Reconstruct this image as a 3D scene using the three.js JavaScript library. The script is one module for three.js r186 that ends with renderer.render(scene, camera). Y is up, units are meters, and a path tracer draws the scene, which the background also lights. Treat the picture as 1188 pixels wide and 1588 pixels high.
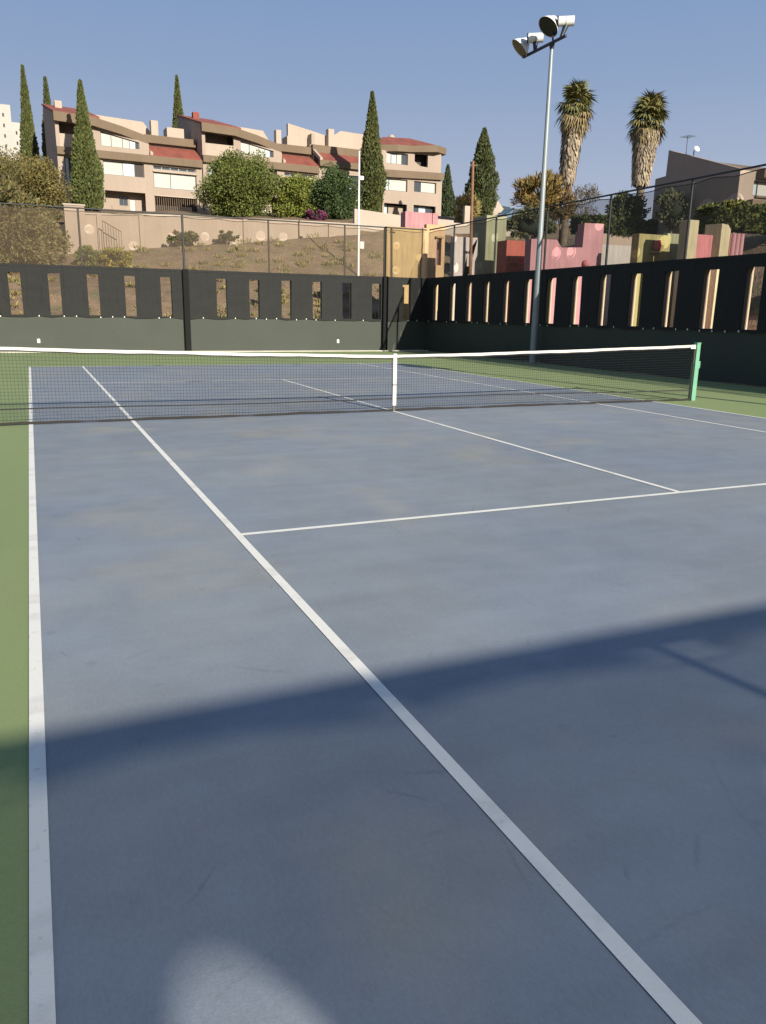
import * as THREE from 'three';
import { mergeGeometries } from 'three/addons/utils/BufferGeometryUtils.js';
import { RoundedBoxGeometry } from 'three/addons/geometries/RoundedBoxGeometry.js';

/* ---------- camera, sky, sun, exposure ---------- */
const scene = new THREE.Scene();
const camera = new THREE.PerspectiveCamera(66.1, 766 / 1024, 0.05, 3000);
camera.position.set(-5.352, 1.558, 11.773);
camera.rotation.order = 'YXZ';
camera.rotation.set(-0.24699, -0.41504, 0.01617);
scene.add(camera);
const renderer = new THREE.WebGLRenderer({ antialias: true });
renderer.toneMapping = THREE.LinearToneMapping;
renderer.toneMappingExposure = 1.6;
renderer.shadowMap.enabled = true;
const SUN = new THREE.Vector3(0.45, 1, 2.7).normalize();
{ // clear late-afternoon sky: pale near the horizon, deeper blue overhead
  const W = 512, H = 256, px = new Float32Array(W * H * 4);
  const mix = (a, b, t) => a.map((v, i) => v + (b[i] - v) * t);
  const stops = [[-90, [.20, .19, .18]], [-2, [.28, .28, .29]], [0, [.345, .355, .39]], [7, [.268, .305, .388]], [14, [.178, .240, .358]], [23, [.113, .184, .330]], [36, [.083, .142, .262]], [60, [.066, .112, .212]], [90, [.058, .100, .192]]];
  for (let j = 0; j < H; j++) {
    const el = ((j + .5) / H - .5) * 180;
    let k = 0; while (k < stops.length - 2 && el > stops[k + 1][0]) k++;
    const t = Math.min(1, Math.max(0, (el - stops[k][0]) / (stops[k + 1][0] - stops[k][0])));
    const c0 = mix(stops[k][1], stops[k + 1][1], t);
    for (let i = 0; i < W; i++) {
      const az = ((i + .5) / W - .5) * 2 * Math.PI, e = el * Math.PI / 180;
      const d = new THREE.Vector3(Math.cos(e) * Math.cos(az), Math.sin(e), Math.cos(e) * Math.sin(az));
      const g = el > 0 ? Math.pow(Math.max(0, d.dot(SUN)), 8) * .35 : 0;
      const o = (j * W + i) * 4;
      px[o] = c0[0] + g; px[o + 1] = c0[1] + g * .88; px[o + 2] = c0[2] + g * .7; px[o + 3] = 1;
    }
  }
  const sky = new THREE.DataTexture(px, W, H, THREE.RGBAFormat, THREE.FloatType);
  sky.mapping = THREE.EquirectangularReflectionMapping; sky.magFilter = THREE.LinearFilter; sky.minFilter = THREE.LinearFilter;
  sky.wrapS = THREE.RepeatWrapping; sky.needsUpdate = true;
  scene.background = sky; scene.environment = sky;
}
const sun = new THREE.DirectionalLight(new THREE.Color().setRGB(1, .925, .79), 5);
sun.position.copy(SUN).multiplyScalar(150); sun.target.position.set(5, 0, -15);
sun.position.add(sun.target.position);
sun.castShadow = true; sun.shadow.radius = .55; sun.shadow.mapSize.set(4096, 4096);
Object.assign(sun.shadow.camera, { left: -70, right: 70, top: 70, bottom: -70, near: 1, far: 400 });
scene.add(sun, sun.target);

/* ---------- helpers ---------- */
function rng(seed) { let a = seed >>> 0; return () => { a = (a + 0x6D2B79F5) | 0; let t = Math.imul(a ^ (a >>> 15), 1 | a); t = (t + Math.imul(t ^ (t >>> 7), 61 | t)) ^ t; return ((t ^ (t >>> 14)) >>> 0) / 4294967296; }; }
function hash2(x, y, s) { let h = Math.imul(x, 374761393) ^ Math.imul(y, 668265263) ^ Math.imul(s, 2147483647); h = Math.imul(h ^ (h >>> 13), 1274126177); return ((h ^ (h >>> 16)) >>> 0) / 4294967296; }
function vnoise(x, y, px, py, s) { // tiles after px, py cells
  const xi = Math.floor(x), yi = Math.floor(y), fx = x - xi, fy = y - yi, u = fx * fx * (3 - 2 * fx), v = fy * fy * (3 - 2 * fy);
  const a = ((xi % px) + px) % px, b = (a + 1) % px, c = ((yi % py) + py) % py, d = (c + 1) % py;
  const n0 = hash2(a, c, s), n1 = hash2(b, c, s), n2 = hash2(a, d, s), n3 = hash2(b, d, s);
  return n0 + (n1 - n0) * u + (n2 - n0) * v + (n0 - n1 - n2 + n3) * u * v;
}
function fbm(u, v, f, oct, s, fy = f) { let a = .5, t = 0, n = 0; for (let i = 0; i < oct; i++) { t += a * vnoise(u * f, v * fy, f, fy, s + i); n += a; a *= .55; f *= 2; fy *= 2; } return t / n; }
const lin2s = (c) => { c = Math.min(1, Math.max(0, c)); return c <= .0031308 ? c * 12.92 : 1.055 * Math.pow(c, 1 / 2.4) - .055; };
function tex(w, h, fn, color = true) {
  const d = new Uint8Array(w * h * 4);
  for (let j = 0; j < h; j++) for (let i = 0; i < w; i++) {
    const c = fn((i + .5) / w, (j + .5) / h, i, j), o = (j * w + i) * 4;
    if (color) { d[o] = lin2s(c[0]) * 255; d[o + 1] = lin2s(c[1]) * 255; d[o + 2] = lin2s(c[2]) * 255; } else d[o] = d[o + 1] = d[o + 2] = Math.max(0, Math.min(255, c * 255));
    d[o + 3] = 255;
  }
  const t = new THREE.DataTexture(d, w, h); t.wrapS = t.wrapT = THREE.RepeatWrapping; t.magFilter = THREE.LinearFilter; t.minFilter = THREE.LinearMipmapLinearFilter; t.generateMipmaps = true;
  if (color) t.colorSpace = THREE.SRGBColorSpace; t.needsUpdate = true; return t;
}
const tile = (t, mx, my = mx) => { const c = t.clone(); c.repeat.set(1 / mx, 1 / my); c.needsUpdate = true; return c; };
const C = (r, g, b) => new THREE.Color().setRGB(r, g, b);
// mottled colour texture around one base colour: coarse patches, streaks, grain
function mottle(seed, base, amp, { w = 512, h = 512, f = 4, grain = .06, streak = 0, tint = [0, 0, 0] } = {}) {
  const r = rng(seed);
  return tex(w, h, (u, v) => { const n = fbm(u, v, f, 5, seed) - .5, m = fbm(u, v, f * 2, 3, seed + 40) - .5, s = streak ? (fbm(u, v, 48, 2, seed + 70, 3) - .5) * streak : 0, k = 1 + n * amp * 2 + s + (r() - .5) * grain; return base.map((b, i) => b * (k + m * tint[i] * 2)); });
}
const fineBump = tex(512, 512, (u, v) => fbm(u, v, 64, 3, 5), false);
const wallBump = tex(512, 512, (u, v) => fbm(u, v, 24, 4, 9), false);
function mat(color, rough = .85, o = {}) { return new THREE.MeshStandardMaterial({ color, roughness: rough, side: THREE.DoubleSide, ...o }); }
function tmat(texture, size, rough = .9, o = {}) { return mat(0xffffff, rough, { map: tile(texture, size), ...o }); }
// uv in metres from the dominant axis of each face
function muv(g) {
  g = g.index ? g.toNonIndexed() : g; g.computeVertexNormals === undefined || (g.attributes.normal || g.computeVertexNormals());
  const p = g.attributes.position, uv = new Float32Array(p.count * 2), a = new THREE.Vector3(), b = new THREE.Vector3(), c = new THREE.Vector3();
  for (let i = 0; i < p.count; i += 3) {
    a.fromBufferAttribute(p, i); b.fromBufferAttribute(p, i + 1).sub(a); c.fromBufferAttribute(p, i + 2).sub(a); b.cross(c);
    const x = Math.abs(b.x), y = Math.abs(b.y), z = Math.abs(b.z);
    for (let k = 0; k < 3; k++) { a.fromBufferAttribute(p, i + k); const o = (i + k) * 2; if (y >= x && y >= z) { uv[o] = a.x; uv[o + 1] = a.z; } else if (x >= z) { uv[o] = a.z; uv[o + 1] = a.y; } else { uv[o] = a.x; uv[o + 1] = a.y; } }
  }
  g.setAttribute('uv', new THREE.BufferAttribute(uv, 2)); return g;
}
const merge = (gs) => mergeGeometries(gs.map((g) => { const n = g.index ? g.toNonIndexed() : g; for (const k of Object.keys(n.attributes)) if (!['position', 'normal', 'uv'].includes(k)) n.deleteAttribute(k); n.clearGroups(); return n; }));
function box(x0, x1, y0, y1, z0, z1) { const g = new THREE.BoxGeometry(x1 - x0, y1 - y0, z1 - z0); g.translate((x0 + x1) / 2, (y0 + y1) / 2, (z0 + z1) / 2); return g; }
function rbox(x0, x1, y0, y1, z0, z1, r = .02) { const g = new RoundedBoxGeometry(x1 - x0, y1 - y0, z1 - z0, 2, Math.min(r, (x1 - x0) / 2.1, (y1 - y0) / 2.1, (z1 - z0) / 2.1)); g.translate((x0 + x1) / 2, (y0 + y1) / 2, (z0 + z1) / 2); return g; }
function tube(pts, r, seg = 6, n = Math.max(1, (pts.length - 1) * 4)) { const v = pts.map((p) => new THREE.Vector3(...p)); const c = v.length === 2 ? new THREE.LineCurve3(v[0], v[1]) : new THREE.CatmullRomCurve3(v); return new THREE.TubeGeometry(c, v.length === 2 ? 1 : n, r, seg); }
function rod(a, b, r0, r1 = r0, seg = 10) { // closed tapered rod
  const A = new THREE.Vector3(...a), B = new THREE.Vector3(...b), d = B.clone().sub(A), g = new THREE.CylinderGeometry(r1, r0, d.length(), seg);
  g.applyQuaternion(new THREE.Quaternion().setFromUnitVectors(new THREE.Vector3(0, 1, 0), d.normalize())); g.translate((a[0] + b[0]) / 2, (a[1] + b[1]) / 2, (a[2] + b[2]) / 2); return g;
}
function poly(pts, holes = []) { const s = new THREE.Shape(pts.map((p) => new THREE.Vector2(p[0], p[1]))); for (const h of holes) s.holes.push(new THREE.Path(h.map((p) => new THREE.Vector2(p[0], p[1])))); return s; }
const rect = (x0, x1, y0, y1) => [[x0, y0], [x1, y0], [x1, y1], [x0, y1]];
const slab = (pts, depth, holes = []) => new THREE.ExtrudeGeometry(poly(pts, holes), { depth, bevelEnabled: false });
const used = new Map();
function numbered(n) { const k = used.get(n) || 0; used.set(n, k + 1); return k ? `${n}_${String(k).padStart(3, '0')}` : n; }
function mesh(name, g, m, parent, keepUV = false) {
  if (!keepUV) { const gr = g.groups && g.groups.length > 1 && Array.isArray(m) ? g.groups.map((q) => ({ ...q })) : null; const idx = !!g.index; g = muv(g); if (gr && !idx) { g.clearGroups(); gr.forEach((q) => g.addGroup(q.start, q.count, q.materialIndex)); } }
  const o = new THREE.Mesh(g, m); o.castShadow = o.receiveShadow = true;
  o.name = parent ? name : numbered(name); (parent || scene).add(o); return o;
}
function thing(name, label, category, pos = [0, 0, 0], turn = 0, group) { const g = new THREE.Group(); g.name = numbered(name); g.position.set(...pos); g.rotation.y = turn; g.userData = { label, category }; if (group) g.userData.group = group; scene.add(g); return g; }
function struct(name, g, m, keepUV) { const o = mesh(name, g, m, null, keepUV); o.userData.kind = 'structure'; return o; }

/* ---------- court and ground ---------- */
const CX = 5.485, CZ = 11.885, LW = .055;          // doubles court half width, half length, line width
const FB = -20, FR = 10.52, FN = 22.4;              // far fence, right fence, near fence
const greenTex = mottle(11, [.230, .290, .118], .10, { w: 1024, h: 1024, f: 3, grain: .10, tint: [.06, 0, .06] });
const M = {};
M.green = tmat(greenTex, 7, .88, { bumpMap: tile(fineBump, .35), bumpScale: .0006 });
{ // far ground sheet out to the horizon
  const t = mottle(12, [.20, .17, .12], .2, { f: 5 });
  const g = new THREE.PlaneGeometry(2400, 2400); g.rotateX(-Math.PI / 2); g.translate(0, -.3, 0);
  struct('ground', g, tmat(t, 30, .95));
}
struct('court_surround', box(-26, FR + .3, -.25, 0, FB - .2, FN + .3), M.green);
{
  const r = rng(77), W = 2048, H = 2048, tone = new Float32Array(W * H), SX = W / (CX * 2), SZ = H / (CZ * 2);
  const dab = (x, z, k) => { const i = Math.round((x + CX) * SX), j = Math.round((CZ - z) * SZ); if (i >= 0 && j >= 0 && i < W && j < H) tone[j * W + i] = Math.max(tone[j * W + i], k); };
  for (let n = 0; n < 420; n++) { // drag marks left by shoes, mostly behind the baseline and around the service boxes
    let x = (r() * 2 - 1) * CX, z = r() < .6 ? 6 + r() * 6 : (r() * 2 - 1) * CZ, a = r() * 6.283; const len = .04 + r() * r() * .45, k = .05 + r() * .16, wide = r() < .2;
    for (let q = 0; q < len; q += .004) { a += (r() - .5) * .06; x += Math.cos(a) * .004; z += Math.sin(a) * .004; const e = k * Math.sin(Math.PI * q / len); dab(x, z, e); if (wide) dab(x + .006, z + .003, e * .8); }
  }
  for (let n = 0; n < 260; n++) { const x = (r() * 2 - 1) * CX, z = (r() * 2 - 1) * CZ, q = .012 + r() * .022, k = .05 + r() * .1; for (let m = 0; m < 60; m++) { const t = r() * 6.283, d = Math.sqrt(r()) * q; dab(x + Math.cos(t) * d, z + Math.sin(t) * d, k * (.4 + r() * .6)); } } // ball marks
  for (let n = 0; n < 4; n++) { let x = -4 + r() * 6, z = 7 + r() * 4, a = r() * 6.283; for (let q = 0; q < .5 + r() * .4; q += .004) { a += (r() - .5) * .12; x += Math.cos(a) * .004; z += Math.sin(a) * .004; dab(x, z, .10 * (.3 + r() * .7)); } } // hairline cracks
  const courtTex = tex(W, H, (u, v, i, j) => {
    const n = fbm(u, v, 5, 5, 21, 11) - .5, g = fbm(u, v, 8, 5, 31, 18) - .5, st = fbm(u, v, 10, 4, 51, 150) - .5, pt = fbm(u, v, 44, 4, 61, 95) - .5;
    const dust = Math.max(0, fbm(u, v, 12, 5, 71, 26) - .56) * 1.6;
    const k = (1 + n * .24 + st * .15 + pt * .20 + (r() - .5) * .11) * (1 - tone[j * W + i]);
    const w = g * .24 + dust * .5;                   // dusty grey against blue
    return [.226 * (k + w), .256 * (k + w * .55), .290 * (k - w * .25)];
  });
  const g = new THREE.PlaneGeometry(CX * 2, CZ * 2); g.rotateX(-Math.PI / 2); g.translate(0, .004, 0);
  const m = mat(0xffffff, .85, { map: courtTex, bumpMap: (() => { const b = fineBump.clone(); b.repeat.set(CX * 2 / .3, CZ * 2 / .3); b.needsUpdate = true; return b; })(), bumpScale: .0004 });
  const court = struct('court_surface', g, m, true);
  const lineTex = tex(512, 512, (u, v) => { const n = fbm(u, v, 10, 5, 81), s = fbm(u, v, 60, 3, 91); const k = 1 - Math.max(0, n - .5) * .6 - Math.max(0, s - .70) * .9; return [.82 * k, .80 * k, .73 * k]; });
  M.line = tmat(lineTex, 1.3, .8, { bumpMap: tile(fineBump, .3), bumpScale: .0004 });
  const line = (name, x0, x1, z0, z1, y = .008) => { const q = new THREE.PlaneGeometry(x1 - x0, z1 - z0); q.rotateX(-Math.PI / 2); q.translate((x0 + x1) / 2, y, (z0 + z1) / 2); mesh(name, q, M.line, court); };
  for (const s of [-1, 1]) {
    const d = s * (CX - LW / 2), e = s * 4.115;
    line('doubles_sideline', d - LW / 2, d + LW / 2, -CZ, CZ);
    for (const [a, b] of [[-CZ + LW, -6.4 - LW / 2], [-6.4 + LW / 2, 6.4 - LW / 2], [6.4 + LW / 2, CZ - LW]]) line('singles_sideline', e - LW / 2, e + LW / 2, a, b);
    line('baseline', -CX + LW, CX - LW, s * CZ - (s > 0 ? LW : 0), s * CZ + (s > 0 ? 0 : LW));
    line('service_line', -4.115 - LW / 2, 4.115 + LW / 2, s * 6.4 - LW / 2, s * 6.4 + LW / 2);
  }
  line('centre_service_line', -LW / 2, LW / 2, -6.4 + LW / 2, 6.4 - LW / 2);
}
/* pale concrete channel along the far wall */
M.concrete = tmat(mottle(14, [.44, .42, .36], .16, { f: 6 }), 2.5, .9, { bumpMap: tile(wallBump, 1), bumpScale: .004 });
struct('drain_strip', box(-26, FR - .02, 0, .035, FB + .02, FB + .42), M.concrete);

/* ---------- hillside ---------- */
const interp = (pts, x) => { if (x <= pts[0][0]) return pts[0][1]; for (let i = 1; i < pts.length; i++) if (x <= pts[i][0]) { const t = (x - pts[i - 1][0]) / (pts[i][0] - pts[i - 1][0]); return pts[i - 1][1] + (pts[i][1] - pts[i - 1][1]) * t; } return pts[pts.length - 1][1]; };
function hill(x, z) {
  const lift = Math.min(1.6, Math.max(-1, x * .05));
  const wx = Math.min(1.9, Math.max(-1.2, (x - 2) * .11));
  const back = interp([[0, -.1], [1, .25], [9.5, .9], [14, 2.3], [24.5, 5.4 + wx], [26.3, 5.5 + wx], [27.2, 7.3 + wx * .35], [43, 9.7 + lift], [70, 11 + lift], [120, 13 + lift]], -z - 20.2);
  const right = interp([[0, -.1], [.8, .3], [9.5, .8], [13, 3.4], [16.5, 5.4], [24, 7.6], [50, 10.6], [120, 13]], x - 10.9 + Math.max(0, z + 6) * .05);
  const k = 1.2, m = Math.max(back, right), n = Math.min(back, right);
  return m + k * .25 * Math.max(0, 1 - (m - n) / k) ** 2;
}
{
  const soil = tex(1024, 1024, (u, v) => { const n = fbm(u, v, 6, 6, 201), d = fbm(u, v, 14, 4, 211), g = Math.max(0, fbm(u, v, 9, 5, 221) - .53) * 3.2, p = fbm(u, v, 90, 2, 231); const k = .5 + n * .8 + (p - .5) * .6 + (d - .5) * .4; return [(.205 * (1 - g) + .13 * g) * k, (.138 * (1 - g) + .125 * g) * k, (.082 * (1 - g) + .05 * g) * k]; });
  const xs = [], zs = [];
  for (let x = -70; x <= 10.9; x += 1.6) xs.push(x); for (let x = 11; x <= 30; x += .6) xs.push(x); for (let x = 31.5; x <= 130; x += 3) xs.push(x);
  for (let z = 40; z > -6; z -= 2) zs.push(z); for (let z = -6; z > -50; z -= .5) zs.push(z); for (let z = -50; z > -160; z -= 3) zs.push(z);
  const pos = [], idx = [], r = rng(4);
  for (const z of zs) for (const x of xs) { const inside = x < 10.88 && z > -20.25; const y = inside ? -.28 : hill(x, z) + (fbm(x / 64 + 9, z / 64 + 9, 40, 3, 7) - .5) * .35; pos.push(x, y, z); }
  const nx = xs.length; for (let j = 0; j < zs.length - 1; j++) for (let i = 0; i < nx - 1; i++) { const a = j * nx + i; idx.push(a, a + 1, a + nx, a + 1, a + nx + 1, a + nx); }
  const g = new THREE.BufferGeometry(); g.setAttribute('position', new THREE.Float32BufferAttribute(pos, 3)); g.setIndex(idx); g.computeVertexNormals();
  const uv = new Float32Array(pos.length / 3 * 2); for (let i = 0; i < pos.length / 3; i++) { uv[i * 2] = pos[i * 3]; uv[i * 2 + 1] = pos[i * 3 + 2]; } g.setAttribute('uv', new THREE.BufferAttribute(uv, 2));
  M.soil = tmat(soil, 9, .97, { bumpMap: tile(wallBump, 1.7), bumpScale: .05 });
  struct('hillside', g, M.soil, true);
}

/* ---------- court walls, windscreens and mesh fences ---------- */
M.wallGreen = tmat(mottle(31, [.034, .042, .031], .14, { f: 5, grain: .05 }), 5, .7, { bumpMap: tile(wallBump, .8), bumpScale: .004 });
M.jamb = tmat(mottle(32, [.42, .33, .23], .15, { f: 6 }), 2, .9);
M.screen = tmat(mottle(33, [.0062, .0066, .0058], .34, { f: 5, streak: .14, grain: .2 }), 3.2, .8, { bumpMap: tile(tex(512, 512, (u, v) => fbm(u, v, 14, 3, 34, 3) * .5 + fbm(u, v, 5, 4, 35, 6) * .5, false), 2.6), bumpScale: .06 });
M.black = mat(C(.003, .003, .003), .95, { }); M.shadedReveal = mat(C(.10, .08, .058), .95);  // second brown: shade on the inner jambs, put into their colour
M.steel = mat(C(.035, .037, .038), .55, { metalness: .3 });
M.mesh = new THREE.MeshStandardMaterial({ color: C(.11, .082, .052), roughness: .9, side: THREE.DoubleSide, transparent: true, opacity: .34 });
M.meshRight = new THREE.MeshStandardMaterial({ color: C(.08, .065, .045), roughness: .9, side: THREE.DoubleSide, transparent: true, opacity: .44 });
M.meshNear = new THREE.MeshStandardMaterial({ color: C(.03, .035, .03), roughness: .9, side: THREE.DoubleSide, transparent: true, opacity: .76 });
M.tie = mat(C(.75, .74, .70), .6);
M.pale = mat(C(.62, .60, .54), .8); M.flap = new THREE.MeshStandardMaterial({ color: C(.42, .36, .28), roughness: .9, side: THREE.DoubleSide, transparent: true, opacity: .45 });
// One side of the court in its own frame: x along, y up, +z towards the court, the wall face at z = 0.
function courtSide(o) {
  const { len, slots, slotW, posts, thick = [], vents, seed } = o, r = rng(seed), T = .15, T2 = .055, H = 3.02;
  const wall = thing('court_wall', o.wallLabel, 'wall', o.pos, o.turn);
  const holes = slots.map((s) => rect(s - slotW / 2 - .01, s + slotW / 2 + .01, 1.30, 2.80));
  const wg = slab(rect(0, len, 0, H), T, holes); wg.translate(0, 0, -T);
  mesh('masonry', wg, [M.wallGreen, M.shadedReveal], wall);
  const sg = slab(rect(0, len, 0, H), T2 - .003, holes); sg.translate(0, 0, -T - T2); mesh('added_outer_layer', sg, M.jamb, wall);  // added layer in plain jamb beige, leaves a bright sunlit line at the openings
  for (const [sx, sy] of o.sockets || []) mesh('socket_box', rbox(sx - .05, sx + .05, sy - .075, sy + .075, 0, .05, .01), M.tie, wall);
  // hanging windscreen with openings cut to match, sagging lower hem with ties
  const ws = thing('windscreen', o.screenLabel, 'windscreen', o.pos, o.turn);
  const hem = [], ties = []; const step = .42;
  for (let x = len - .01; x > 0; x -= step) { const n = Math.round(x / step); const up = r() < .55, y = 1.225 + (up ? .03 + .035 * r() : .02 * r()); hem.push([x, y]); if (up) ties.push([x, y]); }
  const out = [[0.01, 1.25], ...hem.reverse(), [len - .01, 3.06], [0.01, 3.06]];
  const fab = slab(out, .012, slots.map((s) => { const j = () => (r() - .5) * .03; return [[s - slotW / 2 + j(), 1.31 + .02 * r()], [s + slotW / 2 + j(), 1.31 + .02 * r()], [s + slotW / 2 + j(), 2.77 + j()], [s - slotW / 2 + j(), 2.77 + j()]]; }));
  fab.translate(0, 0, .03); mesh('fabric', fab, M.screen, ws);
  mesh('top_hem', box(0.01, len - .01, 2.98, 3.065, .043, .052), M.screen, ws);
  for (const [x, y] of ties) mesh('tie', rbox(x - .016, x + .016, y - .024, y + .024, .0425, .056, .006), M.tie, ws);
  // upper fence: posts, rail, wires and translucent mesh with round wind vents
  const f = thing('mesh_fence', o.fenceLabel, 'fence', [o.pos[0], 3.06, o.pos[2]], o.turn);
  const TOP = 5.05 - 3.06;
  for (const x of posts) mesh('post', rod([x, -.06, -.1], [x, TOP - .03, -.1], .036, .036, 8), M.steel, f);
  for (const x of thick) { mesh('post', rod([x, -.06, -.06], [x, TOP - .03, -.06], .042, .042, 8), M.steel, f); mesh('post_sleeve', rbox(x - .11, x + .11, -3.06, .02, .056, .19, .03), M.black, f); }
  mesh('top_rail', rod([0, TOP, -.1], [len, TOP, -.1], .026, .026, 8), M.steel, f);
  const wp = []; for (let x = 0; x <= len + .01; x += .4) wp.push([Math.min(x, len), TOP - .06 - Math.abs(Math.sin(x * 2.1 + seed)) * .05 - r() * .025, -.085]);
  mesh('edge_cord', tube(wp, .013, 5, wp.length * 3), M.steel, f);
  const circ = (cx, cy, rr, e = 1) => Array.from({ length: 18 }, (_, i) => [cx + rr * e * Math.cos(i / 18 * 2 * Math.PI), cy + rr * Math.sin(i / 18 * 2 * Math.PI)]);
  const edge = wp.map((p) => [p[0], p[1] + .005]).reverse();
  const mg = new THREE.ShapeGeometry(poly([[0, .0], [len, .0], ...edge], vents.map((v) => circ(v[0], v[1] - 3.06, v[2] || .17, v[3] || 1)))); mg.translate(0, 0, -.06);
  mesh('mesh_screen', mg, o.meshMat, f);
  vents.forEach((v, i) => { if (i % 3 === 0) return; const R = v[2] || .17, a0 = i * 1.3; // loose crescent of the cut flap
    const pts = []; for (let k = 0; k <= 8; k++) { const a = a0 + k / 8 * Math.PI; pts.push([v[0] + R * Math.cos(a), v[1] - 3.06 + R * Math.sin(a)]); } for (let k = 8; k >= 0; k--) { const a = a0 + k / 8 * Math.PI; pts.push([v[0] + R * .98 * Math.cos(a) + R * .1 * Math.sin(a0), v[1] - 3.06 + R * .55 * Math.sin(a)]); }
    const fg = new THREE.ShapeGeometry(poly(pts)); fg.translate(0, 0, -.045); mesh('vent_flap', fg, o.flapMat || o.meshMat, f); });
  if (o.hem) mesh('top_hem', box(0, len, TOP - .10, TOP - .03, -.075, -.065), M.screen, f);
  return { wall, ws, f };
}
const seq = (a, b, s) => { const l = []; for (let x = a; x <= b + 1e-6; x += s) l.push(x); return l; };
{ // far side: local x runs with world x from -26
  const L = -26, slots = [-5.73, -4.43, -3.12, -1.82, -.51, 1.61, 2.9, 4.23, 5.53, 6.83, 8.17, 9.57].map((x) => x - L).concat(seq(-24.5, -7, 1.3).map((x) => x - L)).sort((a, b) => a - b);
  const vt = [[-4.05, 4.62], [-3.1, 4.35], [-1.6, 3.85], [-.2, 4.22], [1.05, 4.3], [2.15, 3.98], [2.35, 4.3, .15], [3.24, 4.45, .19], [4.15, 4.45], [6.4, 4.45], [9.1, 4.35, .15], [9.1, 3.35, .17], [10.2, 3.9, .16]].map(([x, y, q]) => [x - L, y, q]);
  courtSide({ len: FR - L, pos: [L, 0, FB], turn: 0, slots, slotW: .40, posts: [-22.6, -19.4, -16.2, -13, -9.8, -6.6, -3.45, 3.56, 6.78].map((x) => x - L), thick: [.22, 8.55].map((x) => x - L), vents: vt, seed: 5, meshMat: M.mesh, flapMat: M.flap, sockets: [[-5.12 - L, .40], [6.44 - L, .40]],
    wallLabel: 'grey green painted wall at the far end of the court, in sunlight', screenLabel: 'black slotted windscreen tied along the sunlit far wall', fenceLabel: 'see-through mesh fence above the far wall, below the terrace houses' });
}
{ // right side: local x runs towards the camera (world +z) from the far corner; turned to face -x
  const len = FN - FB, slots = [.95, ...seq(2.45, len - 1, 1.365)];
  const vt = [[2.3, 4.55], [2.5, 3.4, .19], [4.0, 4.5, .13], [4.4, 3.4, .15], [5.4, 4.35], [6.9, 4.3], [7.3, 3.4, .15], [9.3, 3.55, .2], [10.1, 3.55, .2], [11.4, 4.25], [13.1, 3.35, .16], [14.2, 3.6, .22], [15.6, 4.3, .2], [16.5, 4.3, .22], [17.4, 3.4]];
  for (let x = 19; x < len; x += 2.1) vt.push([x, 4.35]);
  // facing -x: rotate so that local +z -> -x, local +x -> +z
  courtSide({ len, pos: [FR, 0, FB], turn: -Math.PI / 2, slots, slotW: .50, posts: seq(2.2, len, 3.2), vents: vt.map(([x, y, q]) => [x, y, q, 1.25]), seed: 8, meshMat: M.meshRight,
    wallLabel: 'dark shaded wall along the right side of the court', screenLabel: 'black slotted windscreen on the shaded right wall behind the net post', fenceLabel: 'see-through mesh fence above the right wall, in front of the painted slabs' });
}
{ // near side, behind the camera: its shadow falls across the baseline; local x runs with world -x
  const X0 = FR, len = FR + 26, w = (x) => X0 - x;
  const vt = []; for (let k = -9; k < 6; k++) vt.push([w(-3.03 + k * 2.06), 4.40 + .08 * Math.abs(k % 2), .175]);
  courtSide({ len, pos: [X0, 0, FN], turn: Math.PI, slots: seq(1, len - 1, 1.3), slotW: .40, posts: seq(10.97 - 3.29 * 3, len, 3.29), vents: vt, seed: 13, hem: true, meshMat: M.meshNear,
    wallLabel: 'grey green wall closing the court behind the viewer', screenLabel: 'black slotted windscreen on the wall behind the viewer', fenceLabel: 'dark mesh fence behind the viewer, its shadow across the baseline' });
}
{ // loose end of a dividing screen at the far left corner
  const pts = []; for (let i = 0; i <= 14; i++) pts.push([i * .2, 1.30 + .05 * Math.abs(Math.sin(i * .9))]);
  const g = slab([...pts, [2.8, 3.05], [0, 3.05]], .012);
  const p = g.attributes.position; for (let i = 0; i < p.count; i++) p.setZ(i, p.getZ(i) + .05 * Math.sin(p.getX(i) * 5));
  g.computeVertexNormals();
  const t = thing('divider_screen', 'loose black screen hanging at the far left corner, end on', 'screen', [-6.3, 0, FB + .08], -Math.PI / 2);
  mesh('fabric', g, M.screen, t);
  mesh('cable', rod([0, 3.05, 0], [14, 3.05, 0], .008, .008, 6), M.steel, t);
}

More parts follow.
